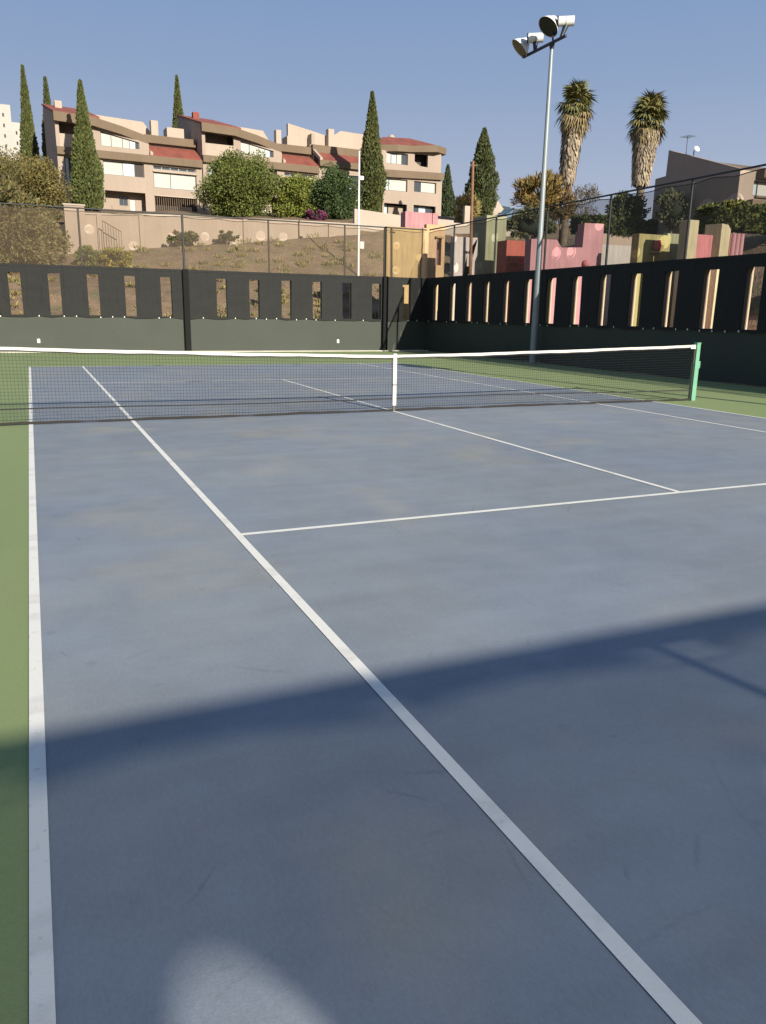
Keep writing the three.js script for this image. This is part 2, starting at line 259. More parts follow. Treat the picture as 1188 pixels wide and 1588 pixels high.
/* ---------- net ---------- */
const NX = 6.4, netY = (x) => .914 + (1.07 - .914) * Math.pow(Math.abs(x) / NX, 1.25);
M.netCord = mat(C(.012, .012, .013), .8);
M.tape = tmat(mottle(41, [.56, .53, .49], .10, { f: 8 }), 1.1, .75);
{
  const net = thing('tennis_net', 'black tennis net with white top band stretched across the court', 'net', [0, 0, 0]);
  const P = [], I = []; // thin three-sided strands
  const strand = (pts, rr) => { const b = P.length / 3; pts.forEach((p) => { for (let k = 0; k < 3; k++) { const a = k * 2.0944; const up = Math.abs(pts[1][0] - pts[0][0]) > Math.abs(pts[1][1] - pts[0][1]); P.push(p[0] + (up ? 0 : rr * Math.cos(a)), p[1] + (up ? rr * Math.cos(a) : 0), p[2] + rr * Math.sin(a)); } }); for (let i = 0; i < pts.length - 1; i++) for (let k = 0; k < 3; k++) { const a = b + i * 3 + k, c = b + i * 3 + (k + 1) % 3; I.push(a, c, a + 3, c, c + 3, a + 3); } };
  const r = rng(3), sag = (x, y) => .02 * Math.sin(x * 1.7) * Math.sin(Math.PI * Math.min(1, y / .95)) + .012 * Math.sin(x * 5.3 + y * 3);
  for (let x = -NX + .06; x < NX - .04; x += .0455) strand([0, .35, .7, 1].map((t) => { const y = .03 + (netY(x) - .06) * t; return [x + (r() - .5) * .006, y, sag(x, y)]; }), .0019);
  for (let k = 1; k <= 20; k++) { const pts = []; for (let i = 0; i <= 64; i++) { const x = -NX + .05 + (2 * NX - .1) * i / 64, y = .03 + (netY(x) - .06) * k / 21; pts.push([x, y + (r() - .5) * .003, sag(x, y)]); } strand(pts, .0019); }
  const g = new THREE.BufferGeometry(); g.setAttribute('position', new THREE.Float32BufferAttribute(P, 3)); g.setIndex(I); g.computeVertexNormals();
  const nm = mesh('netting', g, M.netCord, net); nm.userData.kind = 'stuff';
  const ribbon = (y0f, y1f, th, zoff = 0, n = 80, x0 = -NX + .05, x1 = NX - .05) => { const s = []; for (let i = 0; i < n; i++) { const a = x0 + (x1 - x0) * i / n, b = x0 + (x1 - x0) * (i + 1) / n; const q = box(0, 1, 0, 1, -th / 2, th / 2), p = q.attributes.position; for (let k = 0; k < p.count; k++) { const t = p.getX(k), x = a + (b - a) * t, u = p.getY(k); p.setXYZ(k, x, y0f(x) + (y1f(x) - y0f(x)) * u, p.getZ(k) + sag(x, y0f(x)) * zoff); } s.push(q); } return merge(s); };
  const wob = (x) => .006 * Math.sin(x * 3.1) + .004 * Math.sin(x * 11);
  mesh('top_band', ribbon((x) => netY(x) - .043 + wob(x) * .7, (x) => netY(x) + wob(x) * .3, .022, .2), M.tape, net);
  mesh('lacing', ribbon((x) => netY(x) - .060 + wob(x) * .7, (x) => netY(x) - .0435 + wob(x) * .7, .012, .2), M.netCord, net);
  mesh('bottom_band', ribbon((x) => .012 + Math.abs(wob(x)), (x) => .043 + wob(x), .014, 1), mat(C(.022, .018, .015), .9), net);
  mesh('middle_cord', ribbon((x) => .205 + .012 * Math.sin(x * .8), (x) => .222 + .012 * Math.sin(x * .8), .012, 1), M.netCord, net);
  for (const s of [-1, 1]) { mesh('side_band', box(Math.min(s * (NX - .065), s * (NX - .04)), Math.max(s * (NX - .065), s * (NX - .04)), .02, 1.0, -.012, .012), mat(C(.10, .07, .055), .9), net); }
  const st = mesh('centre_strap', merge([rbox(-.033, .033, .45, .935, -.022, .022, .008), rbox(-.033, .033, .10, .43, -.022, .022, .008)]), M.tape, net);
  mesh('strap_buckle', rbox(-.037, .037, .425, .455, -.026, .026, .006), mat(C(.25, .25, .25), .4, { metalness: .6 }), st);
  mesh('strap_anchor', rbox(-.02, .02, .0, .105, -.012, .012, .004), mat(C(.09, .08, .06), .6), st);
  mesh('label_patch', box(NX - .17, NX - .055, .995, 1.062, .012, .018), mat(C(.70, .69, .55), .7), net);
  M.postGreen = tmat(mottle(43, [.13, .32, .21], .22, { f: 5 }), .6, .45);
  for (const s of [-1, 1]) {
    const post = thing('net_post', s > 0 ? 'green square steel post holding the right end of the net' : 'green square steel post at the left end of the net', 'post', [s * NX, 0, 0]);
    mesh('upper_tube', rbox(-.045, .045, .72, 1.10, -.045, .045, .008), M.postGreen, post);
    mesh('lower_tube', rbox(-.052, .052, 0, .73, -.052, .052, .01), M.postGreen, post);
    mesh('cap', rbox(-.05, .05, 1.095, 1.112, -.05, .05, .006), M.postGreen, post);
    const w = mesh('winch', rbox(.053, .10, .62, .76, -.03, .03, .01), M.postGreen, post);
    mesh('crank', rod([.10, .69, 0], [.14, .69, 0], .012, .012, 8), M.steel, w);
  }
}

/* ---------- floodlights ---------- */
M.poleGrey = tmat(mottle(44, [.23, .26, .27], .10, { f: 6 }), 1.5, .45, { metalness: .15 });
M.lampWhite = mat(C(.72, .71, .68), .35);
M.lampGlass = mat(C(.045, .042, .032), .12, {});
M.lampIron = mat(C(.03, .035, .045), .5, { metalness: .4 });
function floodlight(pos, label) {
  const t = thing('floodlight_pole', label, 'floodlight', pos, 0, 'floodlight poles along the right fence');
  mesh('pole', rod([0, 0, 0], [0, 9.66, 0], .115, .055, 16), M.poleGrey, t);
  mesh('base_plate', merge([rbox(-.2, .2, 0, .03, -.2, .2, .01), ...[[-1, -1], [1, -1], [1, 1], [-1, 1]].map(([a, b]) => rod([a * .15, .03, b * .15], [a * .15, .08, b * .15], .018, .018, 6))]), M.poleGrey, t);
  const arm = mesh('cross_arm', merge([rbox(-.04, .04, 9.70, 9.77, -1.6, .72, .01), rod([0, 9.55, 0], [0, 9.72, 0], .06, .09, 12), rod([0, 9.74, -1.5], [-.1, 10.0, -1.45], .03), rod([0, 9.74, .05], [-.06, 10.2, .05], .03)]), M.lampIron, t);
  for (const [rp, ax, bp, tw] of [[[-.22, 9.93, -1.5], [-.68, -.70, -.22], [0, 10.12, -.92], .98], [[-.2, 10.13, .03], [-.66, -.72, .08], [.16, 10.22, .45], .98]]) {
    const bell = new THREE.LatheGeometry([[.09, .36], [.14, .35], [.17, .30], [.235, .22], [.315, .12], [.37, .03], [.385, 0], [.378, -.005], [.36, .03]].map((p) => new THREE.Vector2(...p)), 28);
    const q = new THREE.Quaternion().setFromUnitVectors(new THREE.Vector3(0, -1, 0), new THREE.Vector3(...ax).normalize());
    bell.scale(.9, 1, .9); bell.applyQuaternion(q); bell.translate(...rp); const rf = mesh('lamp_reflector', bell, M.lampWhite, t);
    const gl = new THREE.SphereGeometry(.368, 28, 6, 0, Math.PI * 2, Math.PI - .32, .32); gl.scale(1.14, .18, 1.14); gl.translate(0, .055, 0); const gd = new THREE.CylinderGeometry(.325, .325, .012, 28); gd.translate(0, .018, 0);
    gd.applyQuaternion(q); gd.translate(...rp); mesh('lamp_glass', gd, M.lampGlass, rf);
    const b = new THREE.CylinderGeometry(.14, .14, .48, 18); b.rotateX(Math.PI / 2); b.rotateY(tw); b.translate(...bp); const bl = mesh('ballast_box', b, M.lampWhite, t);
    const band = new THREE.CylinderGeometry(.145, .145, .035, 18); band.rotateX(Math.PI / 2); band.rotateY(tw); band.translate(...bp); mesh('strap', band, mat(C(.45, .44, .42), .5), bl);
    const cap = new THREE.CylinderGeometry(.147, .147, .04, 18); cap.rotateX(Math.PI / 2); cap.translate(0, 0, -.25); cap.rotateY(tw); cap.translate(...bp); mesh('end_cap', cap, M.lampIron, bl);
    mesh('bracket', merge([rod([0, 9.74, bp[2]], [bp[0], bp[1] - .12, bp[2]], .05, .09, 8), rod([bp[0], bp[1] - .1, bp[2] - .12], [rp[0] - ax[0] * .36, rp[1] - ax[1] * .36, rp[2] - ax[2] * .36], .035, .05, 8)]), M.lampIron, t);
  }
  return t;
}
floodlight([10.12, 0, -11.0], 'tall grey floodlight pole with two lamps against the right wall');
floodlight([10.12, 0, 17.6], 'matching floodlight pole outside the view, its shadow beyond the net');

/* ---------- foliage ---------- */
function leafMat(rgb, rough = .75) { return new THREE.MeshPhysicalMaterial({ color: C(...rgb), vertexColors: true, roughness: rough, side: THREE.DoubleSide }); }
// spot(r) -> [x,y,z,nx,ny,nz]; leaves are small folded diamonds turned roughly along the given direction
function leaves(n, spot, [l0, l1], wide, seed, tintVar = .35, dirMix = .6) {
  const r = rng(seed), P = new Float32Array(n * 18), Cc = new Float32Array(n * 18), a = new THREE.Vector3(), d = new THREE.Vector3(), s = new THREE.Vector3(), q = new THREE.Vector3();
  for (let i = 0; i < n; i++) {
    const p = spot(r); a.set(p[0], p[1], p[2]);
    d.set(r() - .5, r() - .5, r() - .5).normalize().multiplyScalar(1 - dirMix).add(q.set(p[3], p[4], p[5]).multiplyScalar(dirMix)).normalize();
    s.set(r() - .5, r() - .5, r() - .5).cross(d).normalize();
    const L = l0 + (l1 - l0) * r(), w = L * wide, k = 1 + (r() - .5) * 2 * tintVar, ky = k * (1 + (r() - .5) * .3), kb = k * (.75 + r() * .4), o = i * 18;
    const t = [a.x + d.x * L, a.y + d.y * L, a.z + d.z * L], m = [a.x + d.x * L * .5, a.y + d.y * L * .5, a.z + d.z * L * .5];
    const A = [m[0] + s.x * w, m[1] + s.y * w, m[2] + s.z * w], B = [m[0] - s.x * w, m[1] - s.y * w, m[2] - s.z * w];
    P.set([a.x, a.y, a.z, ...A, ...t, a.x, a.y, a.z, ...t, ...B], o);
    for (let v = 0; v < 6; v++) { Cc[o + v * 3] = ky * k / k; Cc[o + v * 3 + 1] = k; Cc[o + v * 3 + 2] = kb; }
  }
  const g = new THREE.BufferGeometry(); g.setAttribute('position', new THREE.BufferAttribute(P, 3)); g.setAttribute('color', new THREE.BufferAttribute(Cc, 3)); g.computeVertexNormals(); return g;
}
M.bark = tmat(mottle(51, [.13, .095, .065], .3, { streak: .3 }), 1.2, .95);
M.core = mat(C(.012, .018, .008), 1);  // near-black solid cores added inside crowns and hedges to block the view through
function lump(seed) { const r = rng(seed), k = Array.from({ length: 9 }, () => [r() * 6.28, (r() - .3) * 9, .4 + r() * .5]); return (a, h) => { let m = 0; for (const [b, f, w] of k) m += w * Math.sin(a * Math.round(1 + (f + 3) / 4) + b + h * f * 1.9); return m / 9; }; }
function cypress(x, z, top, rad, label, seed, lean = 0, tone = [.058, .075, .022], bulge = .25, pw = 1.0) {
  const y0 = hill(x, z) - .2, H = top - y0, t = thing('cypress_tree', label, 'cypress', [x, y0, z], 0, 'cypress trees');
  const lf = lump(seed), prof = (h) => (h < bulge ? .72 + .28 * Math.sin(h / bulge * Math.PI / 2) : Math.pow(Math.max(0, 1 - Math.pow((h - bulge) / (1 - bulge), pw)), .95)) * rad;
  mesh('trunk', rod([0, 0, 0], [0, H * .3, 0], .22, .12, 8), M.bark, t);
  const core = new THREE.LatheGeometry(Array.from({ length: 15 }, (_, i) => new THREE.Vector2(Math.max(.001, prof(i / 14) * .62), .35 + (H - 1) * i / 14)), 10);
  const tip = lean * H;
  const g = leaves(Math.round(2200 * H * Math.max(.7, rad) / 2), (r) => { const h = Math.pow(r(), 1.25), a = r() * 6.283, R = prof(h) * (.58 + .42 * Math.sqrt(r())) * (1 + lf(a, h * 3) * .62 + (r() < .06 ? .22 * r() : 0)); return [Math.cos(a) * R + tip * h, .3 + h * (H - .35), Math.sin(a) * R, Math.cos(a) * .45, 1, Math.sin(a) * .45]; }, [.12, .30], .30, seed + 1, .45, .72);
  const cr = mesh('crown', g, leafMat(tone), t, true); cr.userData.label = undefined; delete cr.userData.label;
  const p = core.attributes.position; for (let i = 0; i < p.count; i++) p.setX(i, p.getX(i) + tip * p.getY(i) / H);
  mesh('dark_core', core, M.core, t);
  return t;
}
function broadTree(name, label, cat, x, yc, z, rx, ry, rz, n, tone, seed, o = {}) {
  const y0 = o.base ?? hill(x, z) - .1, t = thing(name, label, cat, [x, y0, z], 0, o.group), r0 = rng(seed), cl = [];
  const N = o.clumps || 70;
  for (let i = 0; i < N; i++) { const u = r0() * 2 - 1, a = r0() * 6.283, q = Math.sqrt(1 - u * u), k = (.55 + .52 * r0()); cl.push([Math.cos(a) * q * rx * k, u * ry * k, Math.sin(a) * q * rz * k, (.28 + .2 * r0()) * Math.min(rx, ry)]); }
  const h = yc - y0;
  mesh('trunk', rod([0, 0, 0], [0, Math.max(.4, h), 0], .09 * rx, .05 * rx, 8), M.bark, t);
  for (let i = 0; i < 6; i++) { const c = cl[i * 5 % N]; mesh('limb', rod([0, Math.max(.2, h * .55), 0], [c[0] * .8, h + c[1] * .8, c[2] * .8], .035 * rx, .012 * rx, 5), M.bark, t); }
  const g = leaves(n, (r) => { const c = cl[Math.floor(r() * N)], u = r() * 2 - 1, a = r() * 6.283, q = Math.sqrt(1 - u * u), k = c[3] * Math.pow(r(), .4); const x2 = c[0] + Math.cos(a) * q * k, y2 = c[1] + u * k * .8, z2 = c[2] + Math.sin(a) * q * k; const l = Math.hypot(x2 / rx, y2 / ry, z2 / rz) || 1; return [x2, Math.max(.05, h + y2), z2, x2 / rx / l + (o.dir?.[0] || 0), y2 / ry / l + .3 + (o.dir?.[1] || 0), z2 / rz / l]; }, o.leaf || [.09, .20], o.wide || .4, seed + 3, o.vary || .4, o.mix || .5);
  mesh('crown', g, leafMat(tone), t, true);
  if (!o.open) { const s = new THREE.IcosahedronGeometry(1, 2); s.scale(rx * .62, ry * .62, rz * .62); s.translate(0, h, 0); mesh('dark_core', s, M.core, t); }
  return t;
}
function hedge(label, x0, x1, y0, y1, z0, z1, n, tone, seed, turn = 0) {
  const cx = (x0 + x1) / 2, cz = (z0 + z1) / 2, t = thing('hedge', label, 'hedge', [cx, y0, cz], turn), w = (x1 - x0) / 2, d = (z1 - z0) / 2, H = y1 - y0;
  const g = leaves(n, (r) => { const f = r(); let x = (r() * 2 - 1) * w, y = r() * H, z = (r() * 2 - 1) * d, nx = 0, ny = 0, nz = 0; if (f < .35) { y = H - .1 * r(); ny = 1; } else if (f < .8) { z = d * (1 - .12 * r()); nz = 1; } else { x = (r() < .5 ? -1 : 1) * w * (1 - .05 * r()); nx = Math.sign(x); } const b = .08 * Math.sin(x * 3 + seed) + .06 * Math.sin(x * 7.7); return [x, y + b, z + b, nx, ny + .4, nz]; }, [.10, .22], .42, seed, .45, .45);
  mesh('foliage', g, leafMat(tone), t, true);
  mesh('dark_core', box(-w * .94, w * .94, 0, H * .88, -d * .8, d * .8), M.core, t);
}

/* ---------- painted slabs outside the court ---------- */
const paint = (rgb, seed) => tmat(mottle(seed, rgb, .16, { w: 256, h: 256, f: 5, streak: .34, grain: .1 }), 3, .88, { bumpMap: tile(wallBump, 1.2), bumpScale: .006 });
M.pTan = paint([.31, .215, .095], 61); M.pPink = paint([.37, .185, .195], 62); M.pPeach = paint([.46, .31, .17], 63); M.pWhite = paint([.44, .38, .34], 64); M.pGreen = paint([.25, .25, .15], 65); M.pRed = paint([.34, .085, .06], 66); M.pYellow = paint([.27, .235, .095], 67); M.pStone = paint([.42, .36, .22], 68); M.pRose = paint([.42, .15, .155], 69); M.pGrey = paint([.36, .33, .29], 70);
const slabG = 'painted play slabs beyond the fence';
{
  const y = (x, z) => hill(x, z) - .25;
  const one = (name, label, g, m, x, z, turn = 0) => { const t = thing(name, label, 'painted slab', [x, y(x, z), z], turn, slabG); mesh('body', g, m, t); return t; };
  let b = y(12.6, -27);
  one('painted_slab', 'broad ochre slab right of the black post, beyond the far wall', rbox(-1.0, 1.0, 0, 5.85 - b, -.2, .2, .03), M.pTan, 12.6, -27);
  b = y(13.78, -27); one('painted_slab', 'added pale strip for the sunlit right side of the broad ochre slab', rbox(-.15, .15, 0, 5.87 - b, -.25, .26, .03), M.pPeach, 13.78, -27);  // lit side of the ochre slab, added as a separate lighter piece
  b = y(14.3, -28.6); { const t = one('painted_slab', 'tallest pink slab rising above the fence rail near the corner', rbox(-.98, .62, 0, 6.82 - b, -.3, .3, .03), M.pPink, 14.3, -28.6); mesh('edge_fin', rbox(.625, .95, 0, 6.82 - b, -.25, .34, .03), M.pPink, t); }
  b = y(14.5, -27.3); { const t = thing('painted_slab', 'peach slab with one tall square opening beside the pink slab', 'painted slab', [14.55, b, -27.3], 0, slabG); const g = slab(rect(-.5, .6, 0, 6.12 - b), .3, [rect(.08, .4, 4.1 - b, 5.45 - b)]); g.translate(0, 0, -.2); mesh('body', g, M.pPeach, t); mesh('ledge', rbox(.0, .44, 5.45 - b, 5.54 - b, .105, .28, .01), M.pTan, t); }
  b = y(12.95, -21.1); { const t = thing('painted_slab', 'pale grey slab with small square holes behind the wooden pole', 'painted slab', [12.95, b, -21.1], 0, slabG); const g = slab(rect(-.6, .62, 0, 4.95 - b), .3, [rect(.1, .38, 3.7 - b, 4.25 - b), rect(-.1, .12, 4.24 - b, 4.36 - b)]); g.translate(0, 0, -.2); mesh('body', g, M.pWhite, t); }
  b = y(14.7, -21.8); one('painted_slab', 'tall sage green pillar slab left of the red block', rbox(-.42, .66, 0, 6.02 - b, -1.2, .3, .03), M.pGreen, 14.7, -21.8);
  b = y(14.3, -19.2); { const t = one('painted_slab', 'red block with a small dark ledge between green pillar and pink slab', rbox(-.5, .75, 0, 4.72 - b, -.5, .3, .03), M.pRed, 14.3, -19.2); mesh('ledge', rbox(-.35, .1, 3.75 - b, 3.86 - b, .3, .5, .01), M.pRed, t); }
  { const X = 15.4, Z = -17; b = y(X, Z); const t = thing('painted_slab', 'long pink stepped slab with a raised right end, behind the floodlight pole', 'painted slab', [X, b, Z], 0, slabG); const g = slab([[-1.65, 0], [1.95, 0], [1.95, 5.4 - b], [.95, 5.38 - b], [.92, 4.4 - b], [-.15, 4.35 - b], [-.4, 4.65 - b], [-1.65, 4.62 - b]], .45); g.translate(0, 0, -.4); mesh('body', g, M.pPink, t); mesh('knob', (() => { const s = new THREE.SphereGeometry(.16, 12, 8); s.translate(1.1, 3.75 - b, .12); return s; })(), M.pRose, t); }
  { const X = 19.7, Z = -18.8; b = y(X, Z); one('painted_slab', 'low weathered grey slab right of the stepped pink slab', rbox(-1.7, 1.4, 0, 4.75 - b, -.2, .2, .03), M.pGrey, X, Z); }
  { const X = 18.3, Z = -15; b = y(X, Z); const t = one('painted_slab', 'yellow slab carrying a red pot on a small shelf', rbox(-.85, .8, 0, 4.85 - b, -.25, .2, .03), M.pYellow, X, Z); mesh('shelf', rbox(-.3, .25, 4.13 - b, 4.19 - b, .2, .5, .01), M.pYellow, t);
    const pot = mesh('pot', new THREE.LatheGeometry([[.0, 0], [.12, 0], [.17, .10], [.19, .22], [.16, .33], [.13, .38], [.14, .42], [.11, .42], [.10, .36]].map((p) => new THREE.Vector2(...p)).map((v) => v), 18).translate(0, 4.19 - b, .34), M.pRed, null); pot.name = 'pot'; pot.position.set(X, b, Z); used.set('pot', 1); pot.userData = { label: 'small round red pot standing on the yellow slab', category: 'pot' };
    one('painted_slab', 'shaded olive slab touching the right side of the yellow slab', rbox(-.45, .4, 0, 4.9 - b, -.2, .25, .03), M.pGreen, 19.55, -15.25); }
  { const X = 18.3, Z = -13; b = y(X, Z); one('painted_slab', 'slim cream pillar right of the yellow slab', rbox(-.26, .24, 0, 5.22 - b, -.25, .25, .03), M.pStone, X, Z); }
  { const X = 19.15, Z = -13.2; b = y(X, Z); one('painted_slab', 'low rose wall between the two cream pillars', rbox(-.55, .55, 0, 4.75 - b, -.2, .2, .03), M.pRose, X, Z); }
  { const X = 19.9, Z = -13; b = y(X, Z); const t = thing('painted_slab', 'broad cream pillar with a sloping top corner near the right edge', 'painted slab', [X, b, Z], .25, slabG); const g = slab([[-.34, 0], [.34, 0], [.34, 4.98 - b], [.12, 5.14 - b], [-.34, 5.16 - b]], .7); g.translate(0, 0, -.45); mesh('body', g, M.pStone, t); }
  { const X = 20.6, Z = -12.9; b = y(X, Z); const t = one('painted_slab', 'pink block with rounded flutes at the far right', rbox(-.32, .42, 0, 4.85 - b, -.3, .1, .03), M.pRose, X, Z); for (let i = 0; i < 3; i++) mesh('flute', rod([-.18 + i * .22, 0, .1], [-.18 + i * .22, 4.85 - b - .01, .1], .105, .105, 12), M.pPink, t); }
  { const X = 23.6, Z = -7.4; b = y(X, Z); one('painted_slab', 'pink slab seen only through the last slot at right', rbox(-1.4, 1.4, 0, 4.6 - b, -.25, .25, .03), M.pPink, X, Z); }
}

/* ---------- terrace walls ---------- */
M.stucco = tmat(mottle(71, [.31, .24, .185], .12, { f: 4, streak: .1 }), 6, .92, { bumpMap: tile(wallBump, 1.5), bumpScale: .01 });
M.stuccoWhite = tmat(mottle(72, [.38, .32, .26], .10, { f: 4 }), 6, .92);
{
  const z = -46.3, pts = [[-1.5, 4.0], [18, 6.5], [18, 7.95], [13.4, 7.92], [5.5, 7.82], [-1.5, 7.55]];
  const w = thing('retaining_wall', 'long beige retaining wall at the top of the bare slope', 'wall', [0, 4, z]);
  const g = slab(pts.map(([x, y]) => [x, y - 4]), .35); g.translate(0, 0, -.35); mesh('wall_body', g, M.stucco, w);
  for (const x of [-.6, 2.1, 9.2, 15.6]) mesh('pier', rbox(x - .16, x + .16, 0, interp([[-1.5, 3.6], [5.5, 3.86], [18, 3.99]], x), .003, .12, .02), M.stucco, w);
  const cop = slab([[-1.5, 3.553], [5.5, 3.823], [13.4, 3.923], [18, 3.953], [18, 4.05], [13.4, 4.02], [5.5, 3.92], [-1.5, 3.65]], .5); cop.translate(0, 0, -.42); mesh('coping', cop, M.stuccoWhite, w);
  const p = thing('gate_pillar', 'pinkish wall end at the left of the retaining wall', 'wall', [-2.15, 4, -45.6]);
  mesh('body', rbox(-.62, .62, 0, 3.95, -.4, .3, .03), M.stucco, p); mesh('cap', rbox(-.68, .68, 3.953, 4.05, -.46, .36, .02), M.stuccoWhite, p);
  const g2 = thing('iron_gate', 'small iron gate leaning against the retaining wall', 'gate', [-.5, hill(-.5, -45) - .05, -45.1]);
  const bars = []; for (let i = 0; i < 8; i++) mesh('bar', rod([i * .16, 0, 0], [i * .16, 2.0 - i * .09, 0], .018, .018, 5), M.bark, g2);
  mesh('frame', tube([[0, 2.02, 0], [1.12, 1.4, 0]], .03, 6), M.bark, g2);
  const w2 = thing('garden_wall', 'cream garden wall below the right end of the houses', 'wall', [17.8, 6, -47]);
  const gg = slab([[0, 0], [8.5, 0], [8.5, 2.85], [3.8, 2.95], [0, 3.2]], .3); gg.translate(0, 0, -.3); mesh('wall_body', gg, M.stuccoWhite, w2);
  const w3 = thing('garden_wall', 'low cream wall in front of the parked cars', 'wall', [26.5, 6, -47.6]);
  mesh('wall_body', rbox(0, 6.5, 0, 2.75, -.3, 0, .02), M.stuccoWhite, w3); mesh('gate_pier', rbox(1.1, 1.6, 2.75, 4.1, -.32, .02, .02), M.stuccoWhite, w3);
  const w4 = thing('garden_wall', 'weathered low wall under the hedge on the right slope', 'wall', [24, 4, -27.6]);
  mesh('wall_body', rbox(0, 10.5, 0, 2.3, -.3, 0, .03), M.stucco, w4);
}

/* ---------- houses ---------- */
M.wall = tmat(mottle(81, [.315, .25, .20], .09, { f: 4, streak: .08 }), 7, .92, { bumpMap: tile(wallBump, 1.2), bumpScale: .008 });
M.wallPale = tmat(mottle(82, [.37, .30, .24], .08, { f: 4, streak: .08 }), 7, .92);
M.fascia = tmat(mottle(83, [.145, .105, .068], .12, { f: 4, streak: .12 }), 5, .9);
M.roof = tmat(tex(256, 256, (u, v) => { const n = fbm(u, v, 6, 4, 84), t = .82 + .18 * Math.cos(u * Math.PI * 2 * 12) * .6 + (n - .5) * .6; return [.27 * t, .075 * t, .050 * t]; }), 3, .9);
M.glass = new THREE.MeshPhysicalMaterial({ color: C(.05, .06, .07), roughness: .06, metalness: 0, specularIntensity: 1, side: THREE.DoubleSide });
M.blind = tmat(mottle(85, [.40, .40, .365], .05, { streak: .06 }), 2, .7);
M.blindBlue = mat(C(.36, .42, .44), .4);
M.frame = mat(C(.30, .28, .25), .5);
M.frameDark = mat(C(.03, .028, .026), .5);
M.inside = mat(C(.06, .05, .045), .95);
M.door = tmat(mottle(86, [.48, .44, .40], .06), 2, .6);
const HO = [-2.02, -66], HT = .061;
function houseGroup(s, y, label) { return thing('terrace_house', label, 'house', [HO[0] + s * Math.cos(HT), y, HO[1] - s * Math.sin(HT)], HT, 'hillside terrace houses'); }
// box in house frame: depth d runs away from the viewer
const hb = (s0, s1, y0, y1, d0, d1) => box(s0, s1, y0, y1, -d1, -d0);
function bandGeo(pts, th) { // fascia along a path of [s, top, bottom, depth]
  const gs = []; for (let i = 0; i < pts.length - 1; i++) { const [a, at, ab, ad] = pts[i], [b, bt, bb, bd] = pts[i + 1]; const q = box(0, 1, 0, 1, 0, 1), p = q.attributes.position; for (let k = 0; k < p.count; k++) { const t = p.getX(k), u = p.getY(k), w = p.getZ(k); const s = a + (b - a) * t, top = at + (bt - at) * t, bot = ab + (bb - ab) * t, d = ad + (bd - ad) * t; p.setXYZ(k, s, bot + (top - bot) * u, -d - th * (1 - w)); } q.computeVertexNormals(); gs.push(q); } return merge(gs);
}
function quadPrism(c, th) { // sloping slab from four corner points [s,y,d] with thickness downwards
  const P = []; const v = c.map(([s, y, d]) => [s, y, -d]), l = v.map(([x, y, z]) => [x, y - th, z]); const f = (a, b, e, g) => P.push(...a, ...b, ...e, ...a, ...e, ...g);
  f(v[0], v[1], v[2], v[3]); f(l[3], l[2], l[1], l[0]); for (let i = 0; i < 4; i++) { const j = (i + 1) % 4; f(v[i], l[i], l[j], v[j]); }
  const g = new THREE.BufferGeometry(); g.setAttribute('position', new THREE.Float32BufferAttribute(P, 3)); g.setAttribute('uv', new THREE.Float32BufferAttribute(new Float32Array(P.length / 3 * 2), 2)); g.computeVertexNormals(); return g;
}
function win(h, s0, s1, y0, y1, d, panes, o = {}) { // window with frame, one child pane (and blind) per light; topR lowers the right end
  const fr = [], n = panes.length, tr = o.topR ?? y1, top = (s) => y1 + (tr - y1) * (s - s0) / (s1 - s0), w = .055;
  const fm = []; fm.push(hb(s0, s1, y0, y0 + w, d - .03, d + .06));
  const rail = hb(0, 1, 0, 1, d - .03, d + .06), p = rail.attributes.position; for (let k = 0; k < p.count; k++) { const s = s0 + (s1 - s0) * p.getX(k); p.setX(k, s); p.setY(k, top(s) - w + w * p.getY(k)); } fm.push(rail);
  const ed = o.edges || panes.map((_, i) => s0 + (s1 - s0) * i / n).concat([s1]);
  ed.forEach((e, i) => { const a = Math.min(Math.max(e - w / 2, s0), s1 - w); fm.push(hb(a, a + w, y0 + w, top(a + w / 2) - w, d - .03, d + .06)); });
  const f = mesh('window', merge(fm), o.dark ? M.frameDark : M.frame, h);
  panes.forEach((k, i) => { const a = ed[i] + w / 2, b = ed[i + 1] - w / 2; const pg = slab([[a, y0 + w], [b, y0 + w], [b, top(b) - w], [a, top(a) - w]], .012); pg.translate(0, 0, -d - .02);
    if (k === 'b') mesh('blind', pg, M.blind, f); else if (k === 'u') mesh('blind', pg, M.blindBlue, f); else mesh('pane', pg, k === 'o' ? M.inside : M.glass, f); });
  return f;
}
